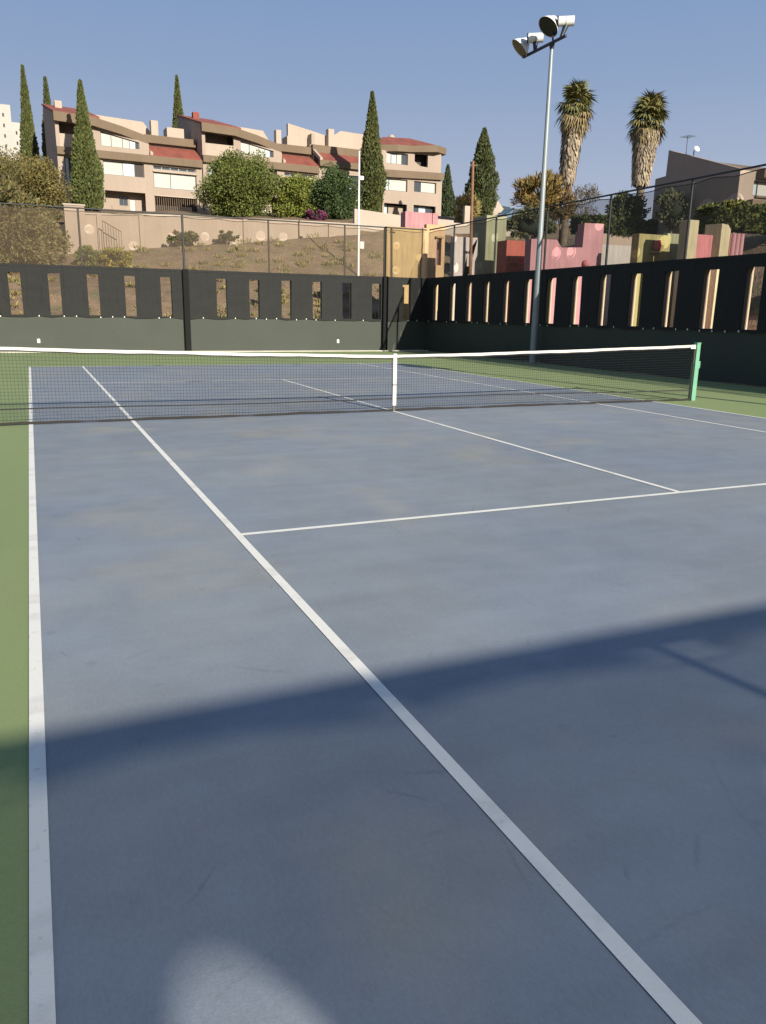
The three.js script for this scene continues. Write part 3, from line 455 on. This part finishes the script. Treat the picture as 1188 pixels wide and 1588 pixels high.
function unitHouse(s, base, dy, label, o = {}) {
  const yb = base, h = houseGroup(s, yb, label), Y = (y) => y + dy - yb, W = o.W || 12.45, m = 7.75, k = W / 12.45, S = (x) => x <= m ? x : m + (x - m) * (W - m) / (12.45 - m);
  // side wall towards the left, with the sloping roof edge
  const sw = slab([[0, 0], [9, 0], [9, Y(20.0)], [0, Y(17.55)]].map(([d, y]) => [d, y]), .3); sw.rotateY(Math.PI / 2); mesh('side_wall', sw, M.wall, h);
  // front wall with openings
  const holes = [rect(.55, 1.25, Y(11.3), Y(14.2)), rect(3.7, 7.2, Y(13.05), Y(14.2)), rect(3.7, 7.2, .12, Y(11.75)), rect(S(8), S(11.9), Y(12.3), Y(13.62)), rect(S(8), S(11.9), Y(13.86), Y(14.16)), rect(S(8), S(11.9), .1, Y(11.6))];
  const fw = slab(rect(.302, W, 0, Y(14.9)), .28, holes); fw.translate(0, 0, -.28); mesh('front_wall', fw, M.wall, h);
  const uw = slab([[3.0, Y(14.9) + .002], [m, Y(14.9) + .002], [m, Y(15.9)], [5.3, Y(16.5)], [3.0, Y(16.9)]], .28, [[[3.65, Y(15.35)], [6.9, Y(15.4)], [6.9, Y(15.95)], [3.65, Y(16.55)]]]); uw.translate(0, 0, -.33); mesh('upper_wall', uw, M.wall, h);
  mesh('balcony_wall', hb(.302, 2.998, Y(14.9) + .002, Y(16.02), .04, .24), M.wallPale, h);
  mesh('recess_wall', hb(.302, 2.998, Y(14.9) + .004, Y(17.4), 2.2, 2.4), M.wall, h);
  mesh('inner_body', hb(.31, W - .02, .02, Y(14.85), 1.5, 8.9), M.inside, h);
  mesh('upper_body', hb(3.0, m, Y(14.86), Y(16.1), .9, 8.9), M.wall, h);
  mesh('top_fascia', bandGeo([[-.12, Y(17.6), Y(16.87), -.55], [3.0, Y(17.5), Y(16.8), -.55], [5.3, Y(17.1), Y(16.42), -.3], [7.8, Y(16.6), Y(15.9), .35]], .5), M.fascia, h);
  mesh('lower_fascia', bandGeo([[-.02, Y(14.92), Y(14.3), -.35], [W - .03, Y(14.92), Y(14.3), -.35]], .345), M.fascia, h);
  const roof = mesh('roof', quadPrism([[-.1, Y(17.62), -.5], [3.6, Y(17.55), -.5], [3.6, Y(20.0), 9], [-.1, Y(20.08), 9]], .14), M.roof, h);
  mesh('roof_cap', hb(.7, 1.3, Y(18.9), Y(19.75), 5.5, 6.1), o.capWhite ? M.wallPale : M.roof, roof);
  const par = slab([[3.62, Y(16.4)], [W * .74, Y(16.4)], [W * .74, Y(17.9)], [W * .68, Y(18.85)], [3.62, Y(19.0)]], .3); par.translate(0, 0, -6); mesh('parapet', par, M.wallPale, h);
  mesh('flat_roof', quadPrism([[3.0, Y(17.35), -.05], [m, Y(16.45), .85], [m, Y(16.45), 5.6], [3.0, Y(17.35), 5.6]], .1), M.wallPale, h);
  // right part: low tiled roof, set-back band and chimneys
  const low = mesh('low_roof', quadPrism([[S(7.8), Y(14.97), -.3], [W - .03, Y(14.97), -.3], [W - .03, Y(16.15), 2.0], [S(7.8), Y(16.15), 2.0]], .1), M.roof, h);
  mesh('verge', bandGeo([[S(7.8) - .02, Y(15.35), Y(14.93), -.28], [S(7.8) + .22, Y(15.2), Y(14.93), -.28]], .3), M.wallPale, low);
  mesh('set_back_wall', hb(S(7.8), W - .03, Y(14.9), Y(16.5), 2.15, 2.4), M.wall, h);
  mesh('set_back_band', hb(S(7.75), W - .04, Y(16.35), Y(17.02), 1.7, 2.3), M.fascia, h);
  mesh('chimney', hb(S(8.85), S(9.5), Y(16.4), Y(18.75), 4, 4.7), M.wallPale, h);
  mesh('roof_box', hb(S(10.3), S(11.9), Y(16.4), Y(18.3), 4, 5.5), M.wallPale, h);
  mesh('rear_body', hb(S(7.8), W - .05, Y(14.9), Y(16.9), 2.5, 8.8), M.wall, h);
  // windows
  win(h, 3.66, 6.9, Y(15.36), Y(16.54), .22, ['b', 'b', 'b', 'u', 'g'], { topR: Y(15.97), edges: [3.66, 4.55, 5.5, 6.1, 6.6, 6.9], dark: true });
  win(h, .56, 1.24, Y(11.3), Y(14.2), .16, ['u', 'g'], { dark: true });
  win(h, 3.71, 7.19, Y(13.05), Y(14.2), .2, ['b', 'u', 'o'], { edges: [3.71, 5.4, 6.4, 7.19], dark: true });
  win(h, S(8.02), S(11.88), Y(13.86), Y(14.16), .2, ['g', 'g', 'g', 'g', 'g']);
  win(h, S(8.02), S(11.88), Y(12.3), Y(13.62), .17, ['b', 'b'], { edges: [S(8.02), S(9.55), S(11.88)], dark: true });
  mesh('sill', hb(S(7.92), S(11.98), Y(13.64), Y(13.74), -.12, .1), M.wallPale, h);
  // ground floor porch and garage
  const porch = slab(rect(3.4, 7.5, .02, Y(12)), .15, [rect(5.1, 5.85, Y(10.7), Y(11.55)), rect(6.05, 6.5, .02, Y(11.45))]); porch.translate(0, 0, -1.45); mesh('porch_wall', porch, M.wall, h);
  win(h, 5.11, 5.84, Y(10.7), Y(11.55), 1.36, ['g', 'g'], { dark: true });
  const door = mesh('door', hb(6.06, 6.49, .02, Y(11.44), 1.36, 1.42), M.door, h); mesh('handle', hb(6.12, 6.15, .85, .97, 1.31, 1.36), M.frameDark, door);
  mesh('porch_parapet', hb(4.3, 5.6, .02, Y(10.55), .4, .6), M.stucco, h);
  for (let i = 0; i < 20; i++) mesh('garage_bar', hb(S(8.02) + (S(11.86) - S(8.02)) * i / 19.5, S(8.02) + (S(11.86) - S(8.02)) * i / 19.5 + .06, .1, Y(11.6), .10, .14), M.bark, h);
  mesh('garage_lintel', hb(S(7.95), S(11.95), Y(11.6), Y(11.68), -.08, .02), M.wallPale, h);
  return h;
}
unitHouse(0, 9.4, 0, 'leftmost beige terrace house with a white dome on its red roof', { capWhite: true });
unitHouse(12.55, 9.7, .52, 'second terrace house, partly behind the big round green tree', { W: 11.5 });
{ // third unit, mostly behind trees
  const yb = 10, h = houseGroup(24.1, yb, 'third terrace house behind the white pole and tall cypress'), Y = (y) => y - yb, W = 6.4;
  const fw = slab(rect(0, W, 0, Y(15.6)), .28, [rect(1.5, 4.7, Y(12.8), Y(15.0)), rect(1.5, 4.7, .1, Y(12))]); fw.translate(0, 0, -.28); mesh('front_wall', fw, M.wall, h);
  mesh('inner_body', hb(.01, W, .02, Y(15.5), 1.2, 9), M.inside, h);
  win(h, 1.51, 4.69, Y(12.8), Y(15.0), .2, ['g', 'u', 'g'], { dark: true }); win(h, 1.51, 4.69, .12, Y(12), .2, ['g', 'g'], { dark: true });
  mesh('lower_fascia', bandGeo([[-.02, Y(16.1), Y(15.55), -.4], [W, Y(16.1), Y(15.55), -.4]], .5), M.fascia, h);
  const lr = mesh('low_roof', quadPrism([[.3, Y(16.13), -.35], [W, Y(16.13), -.35], [W, Y(17.25), 1.8], [.3, Y(17.25), 1.8]], .1), M.roof, h);
  mesh('verge', quadPrism([[.0, Y(16.3), -.38], [.28, Y(16.3), -.38], [.28, Y(17.5), 1.75], [.0, Y(17.5), 1.75]], .35), M.wallPale, lr);
  mesh('set_back_wall', hb(0, W, Y(15.6), Y(17.4), 1.95, 2.2), M.wall, h); mesh('set_back_band', hb(0, W, Y(17.1), Y(17.8), 1.5, 2.1), M.fascia, h);
  mesh('rear_body', hb(0, W, Y(15.6), Y(17.9), 2.3, 8.8), M.wall, h);
  const g1 = slab([[-1.0, Y(17.6)], [3.4, Y(17.6)], [3.4, Y(19.65)], [1.4, Y(20.0)], [-1.0, Y(20.4)]], .4); g1.translate(0, 0, -6.2); mesh('gable_wall', g1, M.wallPale, h);
  mesh('gable_fin', hb(1.2, 1.55, Y(17.6), Y(19.5), 4.8, 5.79), M.wall, h);
  const g2 = slab([[4.0, Y(17.6)], [7.6, Y(17.6)], [7.6, Y(20.25)], [4.95, Y(20.3)], [4.05, Y(19.75)]], .4); g2.translate(0, 0, -6.2); mesh('gable_wall', g2, M.wallPale, h);
  mesh('chimney', hb(3.2, 3.85, Y(17.6), Y(20.2), 5, 5.7), M.wallPale, h);
}
{ // end house with bays and hipped roof
  const yb = 10.6, h = houseGroup(30.6, yb, 'right end house with hipped red roof and angled brown eaves'), Y = (y) => y - yb;
  const f1 = slab(rect(.6, 7.7, 0, Y(15.3)), .28, [rect(.85, 3.5, Y(13.95), Y(15.1)), rect(4.3, 7.0, Y(14.05), Y(15.1)), rect(.8, 3.5, .1, Y(12.7)), rect(4.3, 7.0, .1, Y(12.75))]); f1.translate(0, 0, -.28); mesh('front_wall', f1, M.wall, h);
  const f2 = slab([[.2, Y(15.3) + .002], [7.5, Y(15.3) + .002], [7.5, Y(18.1)], [.2, Y(17.7)]], .28, [rect(1.0, 3.5, Y(16.55), Y(17.6)), [[4.3, Y(17.75)], [4.3, Y(17.0)], [5.0, Y(16.6)], [5.9, Y(16.55)], [5.9, Y(17.8)]]]); f2.translate(0, 0, -.3); mesh('upper_wall', f2, M.wall, h);
  mesh('right_wall', hb(7.42, 7.7, 0, Y(18.1), .3, 8.5), M.wall, h); mesh('inner_body', hb(.62, 7.4, .02, Y(18), 1.3, 8.4), M.inside, h);
  mesh('balcony_wall', hb(4.35, 5.85, Y(15.5), Y(16.6), .32, .45), M.wallPale, h);
  mesh('lower_fascia', bandGeo([[.5, Y(15.85), Y(15.15), -.35], [7.75, Y(16.1), Y(15.42), -.35]], .34), M.fascia, h);
  mesh('top_fascia', bandGeo([[-.1, Y(18.25), Y(17.6), .5], [2.0, Y(18.3), Y(17.68), -.5], [3.8, Y(18.4), Y(17.8), -.3], [6.6, Y(18.65), Y(18.0), -.8], [8.4, Y(18.75), Y(18.1), .5], [8.4, Y(18.75), Y(18.1), 8]], .5), M.fascia, h);
  const E = [[-.1, 18.25, .6], [2, 18.3, -.35], [3.8, 18.4, -.15], [6.6, 18.65, -.65], [8.35, 18.75, .55], [8.35, 18.75, 8.4], [-.1, 18.25, 8.4]], R1 = [2.6, 19.85, 4], R2 = [5.8, 20.05, 4], P = [];
  const v = ([s, y, d]) => [s, Y(y), -d], tri = (a, b, c) => P.push(...v(a), ...v(b), ...v(c));
  tri(E[0], E[1], R1); tri(E[1], E[2], R1); tri(E[2], R2, R1); tri(E[2], E[3], R2); tri(E[3], E[4], R2); tri(E[4], E[5], R2); tri(E[5], E[6], R1); tri(E[5], R1, R2); tri(E[6], E[0], R1);
  const rg = new THREE.BufferGeometry(); rg.setAttribute('position', new THREE.Float32BufferAttribute(P, 3)); rg.setAttribute('uv', new THREE.Float32BufferAttribute(new Float32Array(P.length / 3 * 2), 2)); rg.computeVertexNormals(); const roof = mesh('roof', rg, M.roof, h);
  mesh('roof_vent', new THREE.SphereGeometry(.35, 12, 8, 0, 6.3, 0, 1.57).translate(3.6, Y(19.85), -4), M.wallPale, roof);
  win(h, 1.01, 3.49, Y(16.55), Y(17.6), .22, ['b', 'u', 'b', 'g'], { dark: true }); win(h, .86, 3.49, Y(13.95), Y(15.1), .2, ['u', 'b'], { edges: [.86, 1.4, 3.49], dark: true }); win(h, 4.31, 6.99, Y(14.05), Y(15.1), .2, ['g', 'b'], { edges: [4.31, 5.2, 6.99], dark: true });
  win(h, .81, 1.6, .12, Y(12.7), .8, ['u'], { dark: true }); win(h, 4.31, 6.99, .12, Y(12.75), .6, ['g', 'u', 'g'], { dark: true });
  mesh('porch_wall', hb(1.7, 3.6, 0, Y(12.6), .8, .95), M.wall, h);
  mesh('balcony_rail', hb(7.72, 7.8, Y(15.5), Y(16.4), .5, 3), M.fascia, h);
}
{ // house on the right slope: blank shaded gable side, sunlit front
  const x0 = 29.6, z0 = -21.6, yb = 5.6, h = thing('slope_house', 'brown house at the right edge with a blank shaded gable side', 'house', [x0, yb, z0], 0), Y = (y) => y - yb;
  const sw = slab([[0, 0], [6.4, 0], [6.4, Y(9.6)], [5.55, Y(9.65)], [5.5, Y(11.05)], [0, Y(9.25)]], .3); sw.rotateY(Math.PI / 2); mesh('side_wall', sw, M.wall, h);
  const fw = slab([[.302, 0], [9, 0], [9, Y(9.1)], [.302, Y(9.2)]], .28, [rect(1.05, 6.0, Y(8.0), Y(8.75)), rect(.8, 6.0, Y(6.3), Y(7.25))]); fw.translate(0, 0, -.28); mesh('front_wall', fw, M.wall, h);
  mesh('inner_body', hb(.32, 9, .02, Y(9), .9, 6.3), M.inside, h);
  mesh('roof', quadPrism([[.302, Y(8.95), .05], [9, Y(8.95), .05], [9, Y(10.7), 5.4], [.302, Y(10.7), 5.4]], .12), M.fascia, h);
  mesh('top_fascia', bandGeo([[1.2, Y(9.3), Y(8.85), -.5], [9, Y(9.3), Y(8.85), -.5]], .5), M.fascia, h);
  mesh('lower_fascia', bandGeo([[.7, Y(7.75), Y(7.3), -.4], [9, Y(7.75), Y(7.3), -.4]], .4), M.fascia, h);
  win(h, 1.06, 5.99, Y(8.0), Y(8.75), .18, ['u', 'b', 'b'], { edges: [1.06, 1.5, 3.6, 5.99], dark: true }); win(h, .81, 5.99, Y(6.3), Y(7.25), .18, ['b', 'g', 'g', 'g'], { edges: [.81, 1.2, 2.6, 4.2, 5.99], dark: true });
  mesh('flower_box', hb(1.2, 6, Y(7.9), Y(7.98), -.15, .05), M.bark, h);
  const dish = new THREE.SphereGeometry(.22, 14, 6, 0, 6.3, 0, 1.0); dish.rotateX(1.0); dish.translate(.2, Y(10.75), -3.6);
  const d = thing('satellite_dish', 'small white satellite dish on the roof at the right', 'dish', [x0, yb, z0]); mesh('bowl', dish, M.lampWhite, d); mesh('stand', rod([.2, Y(10.1), -3.7], [.2, Y(10.75), -3.7], .03), M.steel, d);
  const an = thing('roof_antenna', 'thin television antenna on the roof at the right', 'antenna', [x0, yb, z0]); mesh('mast', rod([.1, Y(10.0), -4.2], [.1, Y(11.6), -4.2], .018), M.steel, an); for (let i = 0; i < 4; i++) mesh('arm', rod([-.25 + i * .02, Y(11.55), -4.45 + i * .18], [.45, Y(11.55), -4.45 + i * .18], .012), M.steel, an);
}
{ // far stepped white tower block
  M.tower = tmat(mottle(91, [.37, .36, .33], .06), 20, .9);
  const z = -200, b = 4, t = thing('tower_block', 'far white stepped tower block at the left edge', 'tower block', [-8, b, z]);
  const steps = [[-14, -.6, 47.2], [-.6, 2.6, 46.0], [2.6, 4.35, 42.7], [4.35, 5.3, 39.7]];
  steps.forEach(([x0, x1, y], i) => { const w = mesh('wing', box(x0, x1 - .003, 0, y - b, -10 - i, i * -1.2), M.tower, t); if (i) for (let k = 0; k < 6; k++) { const cx = (x0 + x1) / 2, cy = y - b - 2.2 - k * 2.2; mesh('window', rbox(cx - .18, cx + .18, cy - .38, cy + .38, -i * 1.2 - .1, -i * 1.2 + .05, .05), M.inside, w); } });
}

/* ---------- poles and cars ---------- */
{
  const x = 14.55, z = -38, b = hill(x, z) - .2, t = thing('utility_pole', 'slim white pole with a meter box in front of the houses', 'pole', [x, b, z]);
  mesh('shaft', rod([0, 0, 0], [0, 11.45 - b, 0], .075, .05, 10), M.lampWhite, t); mesh('meter_box', rbox(.06, .34, 5.6 - b, 6.05 - b, -.1, .12, .02), M.pale, t); mesh('lantern', rbox(-.02, .3, 9.75 - b, 10.0 - b, -.1, .12, .06), M.lampWhite, t);
  const x2 = 13.05, z2 = -20.55, b2 = hill(x2, z2) - .2, w = thing('wooden_pole', 'brown wooden pole standing before the dark cypress', 'pole', [x2, b2, z2]);
  mesh('shaft', rod([0, 0, 0], [-.15, 8.05 - b2, 0], .085, .06, 10), tmat(mottle(92, [.20, .105, .062], .25, { streak: .3 }), 1, .95), w);
  mesh('crosspiece', rbox(-.26, .06, 7.85 - b2, 7.91 - b2, -.03, .03, .01), M.bark, w);
}
function car(x, z, yb, turn, rgb, label) {
  const t = thing('parked_car', label, 'car', [x, yb, z], turn, 'cars parked beside the end house');
  const P = mat(C(...rgb), .25);
  const body = slab([[-2.1, .35], [2.1, .35], [2.12, .75], [1.9, .88], [1.0, .95], [-1.7, .97], [-2.1, .85]], 1.6); body.translate(0, 0, -.8); mesh('body', body, P, t);
  const cab = slab([[-1.65, .96], [1.0, .95], [.35, 1.42], [-1.1, 1.45]], 1.4); cab.translate(0, 0, -.7); const cb = mesh('cabin', cab, P, t);
  for (const s of [-1, 1]) { const w = slab([[-1.4, 1.0], [.75, 1.0], [.28, 1.36], [-1.05, 1.38]], .01); w.translate(0, 0, s > 0 ? .703 : -.713); mesh('side_window', w, M.glass, cb); }
  for (const a of [-1.3, 1.3]) for (const s of [-.82, .66]) { const g = new THREE.CylinderGeometry(.32, .32, .2, 16); g.rotateX(Math.PI / 2); g.translate(a, .32, s + .08); const wh = mesh('wheel', g, M.black, t); const rg = new THREE.CylinderGeometry(.19, .19, .215, 12); rg.rotateX(Math.PI / 2); rg.translate(a, .32, s + .08); mesh('rim', rg, M.lampWhite, wh); }
}
car(37.5, -58, 10.35, .3, [.16, .24, .30], 'pale blue car parked right of the end house'); car(36.8, -54.2, 9.6, .2, [.10, .16, .20], 'dark blue car half hidden by the low cream wall');
{ const x = 35.6, z = -56, b = hill(x, z), t = thing('shade_canopy', 'white pointed canopy to the right of the dark cypress', 'canopy', [x, b, z]); const g = new THREE.ConeGeometry(1.5, 1.9, 4); g.rotateY(.6); g.translate(0, 11.2 - b, 0); mesh('cloth', g, M.stuccoWhite, t); for (const [a, c] of [[-.9, -.9], [.9, -.9], [-.9, .9], [.9, .9]]) mesh('leg', rod([a, 0, c], [a, 10.4 - b, c], .04), M.steel, t); }

/* ---------- trees and planting ---------- */
cypress(-4.0, -80, 24.3, 1.05, 'leftmost and tallest thin cypress beside the white tower', 301, .004, [.072, .082, .020], .12);
cypress(-2.1, -78, 23.0, 1.15, 'thin cypress just left of the first house gable', 302, .004, [.060, .072, .022], .12);
cypress(-.15, -61, 19.0, 1.38, 'full cypress standing in front of the first house', 303, .003, [.072, .086, .020], .14, .85);
cypress(11.5, -84, 26.2, 1.3, 'cypress rising behind the roofs between first and second house', 304, 0, [.072, .082, .020], .2);
cypress(25.4, -62, 21.3, 1.32, 'pointed cypress in front of the third house', 305, 0, [.072, .082, .020], .3);
cypress(43, -80, 19.2, 1.15, 'dark cypress partly behind the right end house', 306, 0, [.040, .058, .020], .3);
cypress(33.4, -55, 17.7, 1.35, 'lone dark cypress right of the houses behind the wooden pole', 307, 0, [.058, .070, .020], .4, 1.25);
broadTree('round_tree', 'large round clipped green tree in front of the second house', 'tree', 11.9, 11.55, -58, 3.0, 2.45, 2.7, 36000, [.100, .120, .022], 311, { clumps: 110 });
broadTree('round_tree', 'yellow green tree between the two round trees', 'tree', 16.7, 10.7, -57, 2.15, 1.75, 1.9, 20000, [.135, .155, .022], 312, { clumps: 70 });
broadTree('round_tree', 'dark green tree beside the white pole', 'tree', 19.5, 11.05, -56, 1.95, 2.15, 1.9, 20000, [.050, .078, .022], 313, { clumps: 80 });
broadTree('bougainvillea', 'purple bougainvillea below the yellow green tree', 'bush', 17.35, 9.2, -54.5, .95, .55, .7, 2600, [.13, .028, .075], 314, { clumps: 26, leaf: [.1, .2] });
broadTree('large_bush', 'big olive brown bush at the left below the white tower', 'bush', -4.9, 9.0, -50, 2.6, 2.2, 2.3, 26000, [.135, .110, .030], 315, { clumps: 90, leaf: [.09, .22], wide: .25, open: true });
broadTree('large_bush', 'tangled olive shrub behind the mesh at far left', 'bush', -6.8, 6.0, -40, 3.0, 2.2, 2.4, 14000, [.105, .090, .030], 316, { clumps: 80, leaf: [.12, .35], wide: .22, open: true });
broadTree('large_bush', 'dry tangled shrub at the foot of the left pillar', 'bush', -4.5, 5.4, -41.5, 1.6, 1.3, 1.4, 6000, [.12, .105, .035], 317, { clumps: 40, leaf: [.1, .3], wide: .2, open: true });
broadTree('large_bush', 'leafy olive bush beyond the left end of the wall', 'bush', -7.2, 8.4, -46, 2.4, 2.4, 2.2, 9000, [.11, .095, .030], 318, { clumps: 60, wide: .25, open: true });
broadTree('small_shrub', 'yellow green shrub at the base of the left wall pillar', 'shrub', -.1, 4.55, -40, .95, .6, .7, 1800, [.20, .17, .035], 321, { clumps: 22 });
broadTree('small_shrub', 'green shrub beside the yellow shrub on the slope', 'shrub', -1.6, 4.5, -41, .8, .6, .7, 1500, [.11, .12, .035], 322, { clumps: 22 });
broadTree('small_shrub', 'low shrub against the retaining wall near the post', 'shrub', 4.6, 6.3, -45, .95, .4, .6, 1300, [.085, .085, .035], 323, { clumps: 20 });
broadTree('small_shrub', 'tiny shrub at the middle of the retaining wall foot', 'shrub', 7.6, 6.55, -45.2, .7, .3, .5, 800, [.085, .085, .035], 324, { clumps: 16 });
broadTree('willow_bush', 'rusty willow-like bush behind the floodlight pole', 'bush', 25.4, 9.0, -34, 1.35, 1.2, 1.2, 5000, [.17, .115, .030], 331, { clumps: 40, leaf: [.2, .5], wide: .1, open: true, dir: [0, .7] });
broadTree('willow_bush', 'second rusty bush touching the palm trunk', 'bush', 28.7, 8.9, -36, .9, .9, .9, 2600, [.16, .10, .035], 332, { clumps: 30, leaf: [.2, .5], wide: .1, open: true, dir: [0, .7] });
broadTree('willow_bush', 'dry straw coloured bush beside the parked cars', 'bush', 31.2, 10.6, -53.5, 1.15, 1.2, 1.0, 3500, [.27, .21, .07], 333, { clumps: 30, leaf: [.2, .5], wide: .1, open: true, dir: [0, .8] });
broadTree('garden_shrub', 'dark green garden shrub left of the right house', 'shrub', 29.2, 8.0, -30, 1.3, 1.1, 1.1, 4500, [.060, .072, .025], 341, { clumps: 36 });
broadTree('garden_shrub', 'brownish bare shrub under the second palm', 'shrub', 27.0, 8.2, -31, 1.1, 1.2, 1.0, 2200, [.10, .075, .04], 342, { clumps: 30, open: true, wide: .14 });
broadTree('garden_shrub', 'olive shrub between the rusty bush and the hedge', 'shrub', 23.6, 7.0, -32, 1.5, .9, 1.1, 5000, [.08, .078, .03], 343, { clumps: 36 });
broadTree('garden_shrub', 'greyish shrub against the shaded house side', 'shrub', 28.8, 7.6, -25.4, .9, .9, .9, 2200, [.075, .08, .04], 344, { clumps: 24 });
hedge('long clipped hedge on the low wall right of the pink slab', 24.2, 34, 6.25, 7.15, -28.6, -27.5, 7000, [.055, .068, .018], 351);
hedge('bright clipped hedge in front of the right house', 22.7, 28, 5.45, 6.45, -17.2, -15.8, 6500, [.095, .105, .020], 352);
{ // weeds scattered on the slope
  const r0 = rng(61), spots = []; while (spots.length < 420) { const x = -16 + r0() * 33, z = -22 - r0() * 23; spots.push([x, hill(x, z), z, .15 + r0() * .35]); }
  const g = leaves(24000, (r) => { const s = spots[Math.floor(r() * spots.length)], a = r() * 6.283, k = Math.sqrt(r()) * s[3]; return [s[0] + Math.cos(a) * k, s[1] - .05 + r() * s[3] * .5, s[2] + Math.sin(a) * k, Math.cos(a) * .4, 1, Math.sin(a) * .4]; }, [.12, .3], .12, 62, .5, .7);
  const w = mesh('weeds', g, leafMat([.19, .155, .06]), null, true); w.userData = { kind: 'stuff', label: 'dry weeds scattered over the bare brown slope', category: 'weeds' };
}
M.palmDead = new THREE.MeshStandardMaterial({ color: C(.29, .235, .17), vertexColors: true, roughness: .9, side: THREE.DoubleSide });
M.palmLeaf = [leafMat([.125, .13, .040]), leafMat([.17, .15, .05]), leafMat([.20, .15, .075])];
function fanGeo(seed) { // one fan frond: stalk then a pleated fan, pointing along +x and drooping at the tips
  const r = rng(seed), P = [], Cc = [], N = 16, put = (a, b, c, k) => { P.push(...a, ...b, ...c); for (let i = 0; i < 3; i++) Cc.push(k, k, k * .9); };
  put([0, -.02, -.025], [.62, 0, 0], [0, -.02, .025], .8); put([0, .03, 0], [.62, 0, .02], [0, -.02, 0], .8);
  for (let i = 0; i < N; i++) { const a = (i / (N - 1) - .5) * 3.6, L = .78 * (.8 + .3 * r()) * (1 - .12 * Math.abs(a)), dz = .055, ca = Math.cos(a), sa = Math.sin(a), k = .75 + r() * .5; const m = [.58 + ca * L * .55, .04, sa * L * .55], t = [.58 + ca * L, -.22 - .2 * r(), sa * L], s = [-sa * dz, 0, ca * dz]; put([.56, 0, 0], [m[0] + s[0], m[1], m[2] + s[2]], [m[0] - s[0], m[1] - .03, m[2] - s[2]], k); put([m[0] + s[0], m[1], m[2] + s[2]], t, [m[0] - s[0], m[1] - .03, m[2] - s[2]], k * .95); }
  const g = new THREE.BufferGeometry(); g.setAttribute('position', new THREE.Float32BufferAttribute(P, 3)); g.setAttribute('color', new THREE.Float32BufferAttribute(Cc, 3)); g.computeVertexNormals(); return g;
}
const fans = [1, 2, 3].map((s) => fanGeo(400 + s));
function palm(x, z, skirt0, skirt1, crownY, top, rs, rc, label, seed, lean) {
  const b = hill(x, z) - .2, t = thing('fan_palm', label, 'palm', [x, b, z], 0, 'fan palms'), r = rng(seed), H = crownY - b, X = (y) => lean * (y - (skirt0 - b));
  mesh('trunk', rod([0, 0, 0], [X(H), H, 0], .30, .24, 10), M.bark, t);
  // hanging skirt of dead fronds
  const n = 2600, P = [], Cc = []; for (let i = 0; i < n; i++) { const h = skirt0 - b + (skirt1 - skirt0) * r(), u = (h - (skirt0 - b)) / (skirt1 - skirt0), a = r() * 6.283, R = rs * (.72 + .42 * u) * (.82 + .3 * r()) * (1 + .10 * Math.sin(a * 3 + seed)), L = .35 + r() * .45, w = .05 + r() * .08, ca = Math.cos(a), sa = Math.sin(a), tw = (r() - .5) * .3, R2 = R * (1.02 + (r() - .4) * .22); const o = [X(h) + ca * R * .8, h + L * .5, sa * R * .8], e = [X(h) + Math.cos(a + tw) * R2, h - L * .5, Math.sin(a + tw) * R2], s = [-sa * w, 0, ca * w]; const m = [(o[0] + e[0]) / 2 + ca * .05, (o[1] + e[1]) / 2, (o[2] + e[2]) / 2 + sa * .05], k = .55 + r() * .75; for (const tr of [[o, [m[0] + s[0], m[1], m[2] + s[2]], [m[0] - s[0], m[1], m[2] - s[2]]], [[m[0] + s[0], m[1], m[2] + s[2]], e, [m[0] - s[0], m[1], m[2] - s[2]]]]) { for (const q of tr) P.push(...q); for (let c = 0; c < 3; c++) Cc.push(k, k * .98, k * .94); } }
  const sg = new THREE.BufferGeometry(); sg.setAttribute('position', new THREE.Float32BufferAttribute(P, 3)); sg.setAttribute('color', new THREE.Float32BufferAttribute(Cc, 3)); sg.computeVertexNormals();
  const sk = mesh('dead_frond_skirt', sg, M.palmDead, t, true); sk.userData.kind = 'stuff';
  const core = rod([X(skirt0 - b), skirt0 - b + .2, 0], [X(skirt1 - b), skirt1 - b, 0], rs * .6, rs * .85, 12); mesh('skirt_core', core, M.bark, t);
  const N = 92; for (let i = 0; i < N; i++) { const u = i / (N - 1), el = 1.4 - u * 2.7, a = i * 2.39996 + r() * .5, hy = H + (top - crownY) * .32 * (1 - u) - u * .75, f = mesh('frond', fans[i % 3], u > .62 ? M.palmLeaf[2] : M.palmLeaf[i % 2], t, true); f.position.set(X(H), hy, 0); f.rotation.set(0, a, 0, 'YZX'); f.rotation.order = 'YZX'; f.rotation.z = el + (r() - .5) * .3; f.rotation.x = (r() - .5) * .8; const s = rc / 1.35 * (.68 + .5 * r()) * (u < .25 ? .9 : 1); f.scale.setScalar(s); }
}
palm(31.9, -40, 11.1, 15.4, 16.1, 18.5, .66, 1.62, 'taller fan palm with pale dead skirt, next to the floodlight pole', 411, .06);
palm(35.3, -36, 10.8, 14.2, 14.9, 16.9, .72, 1.70, 'shorter fan palm with ragged dead skirt, left of the right house', 412, .05);

renderer.render(scene, camera);
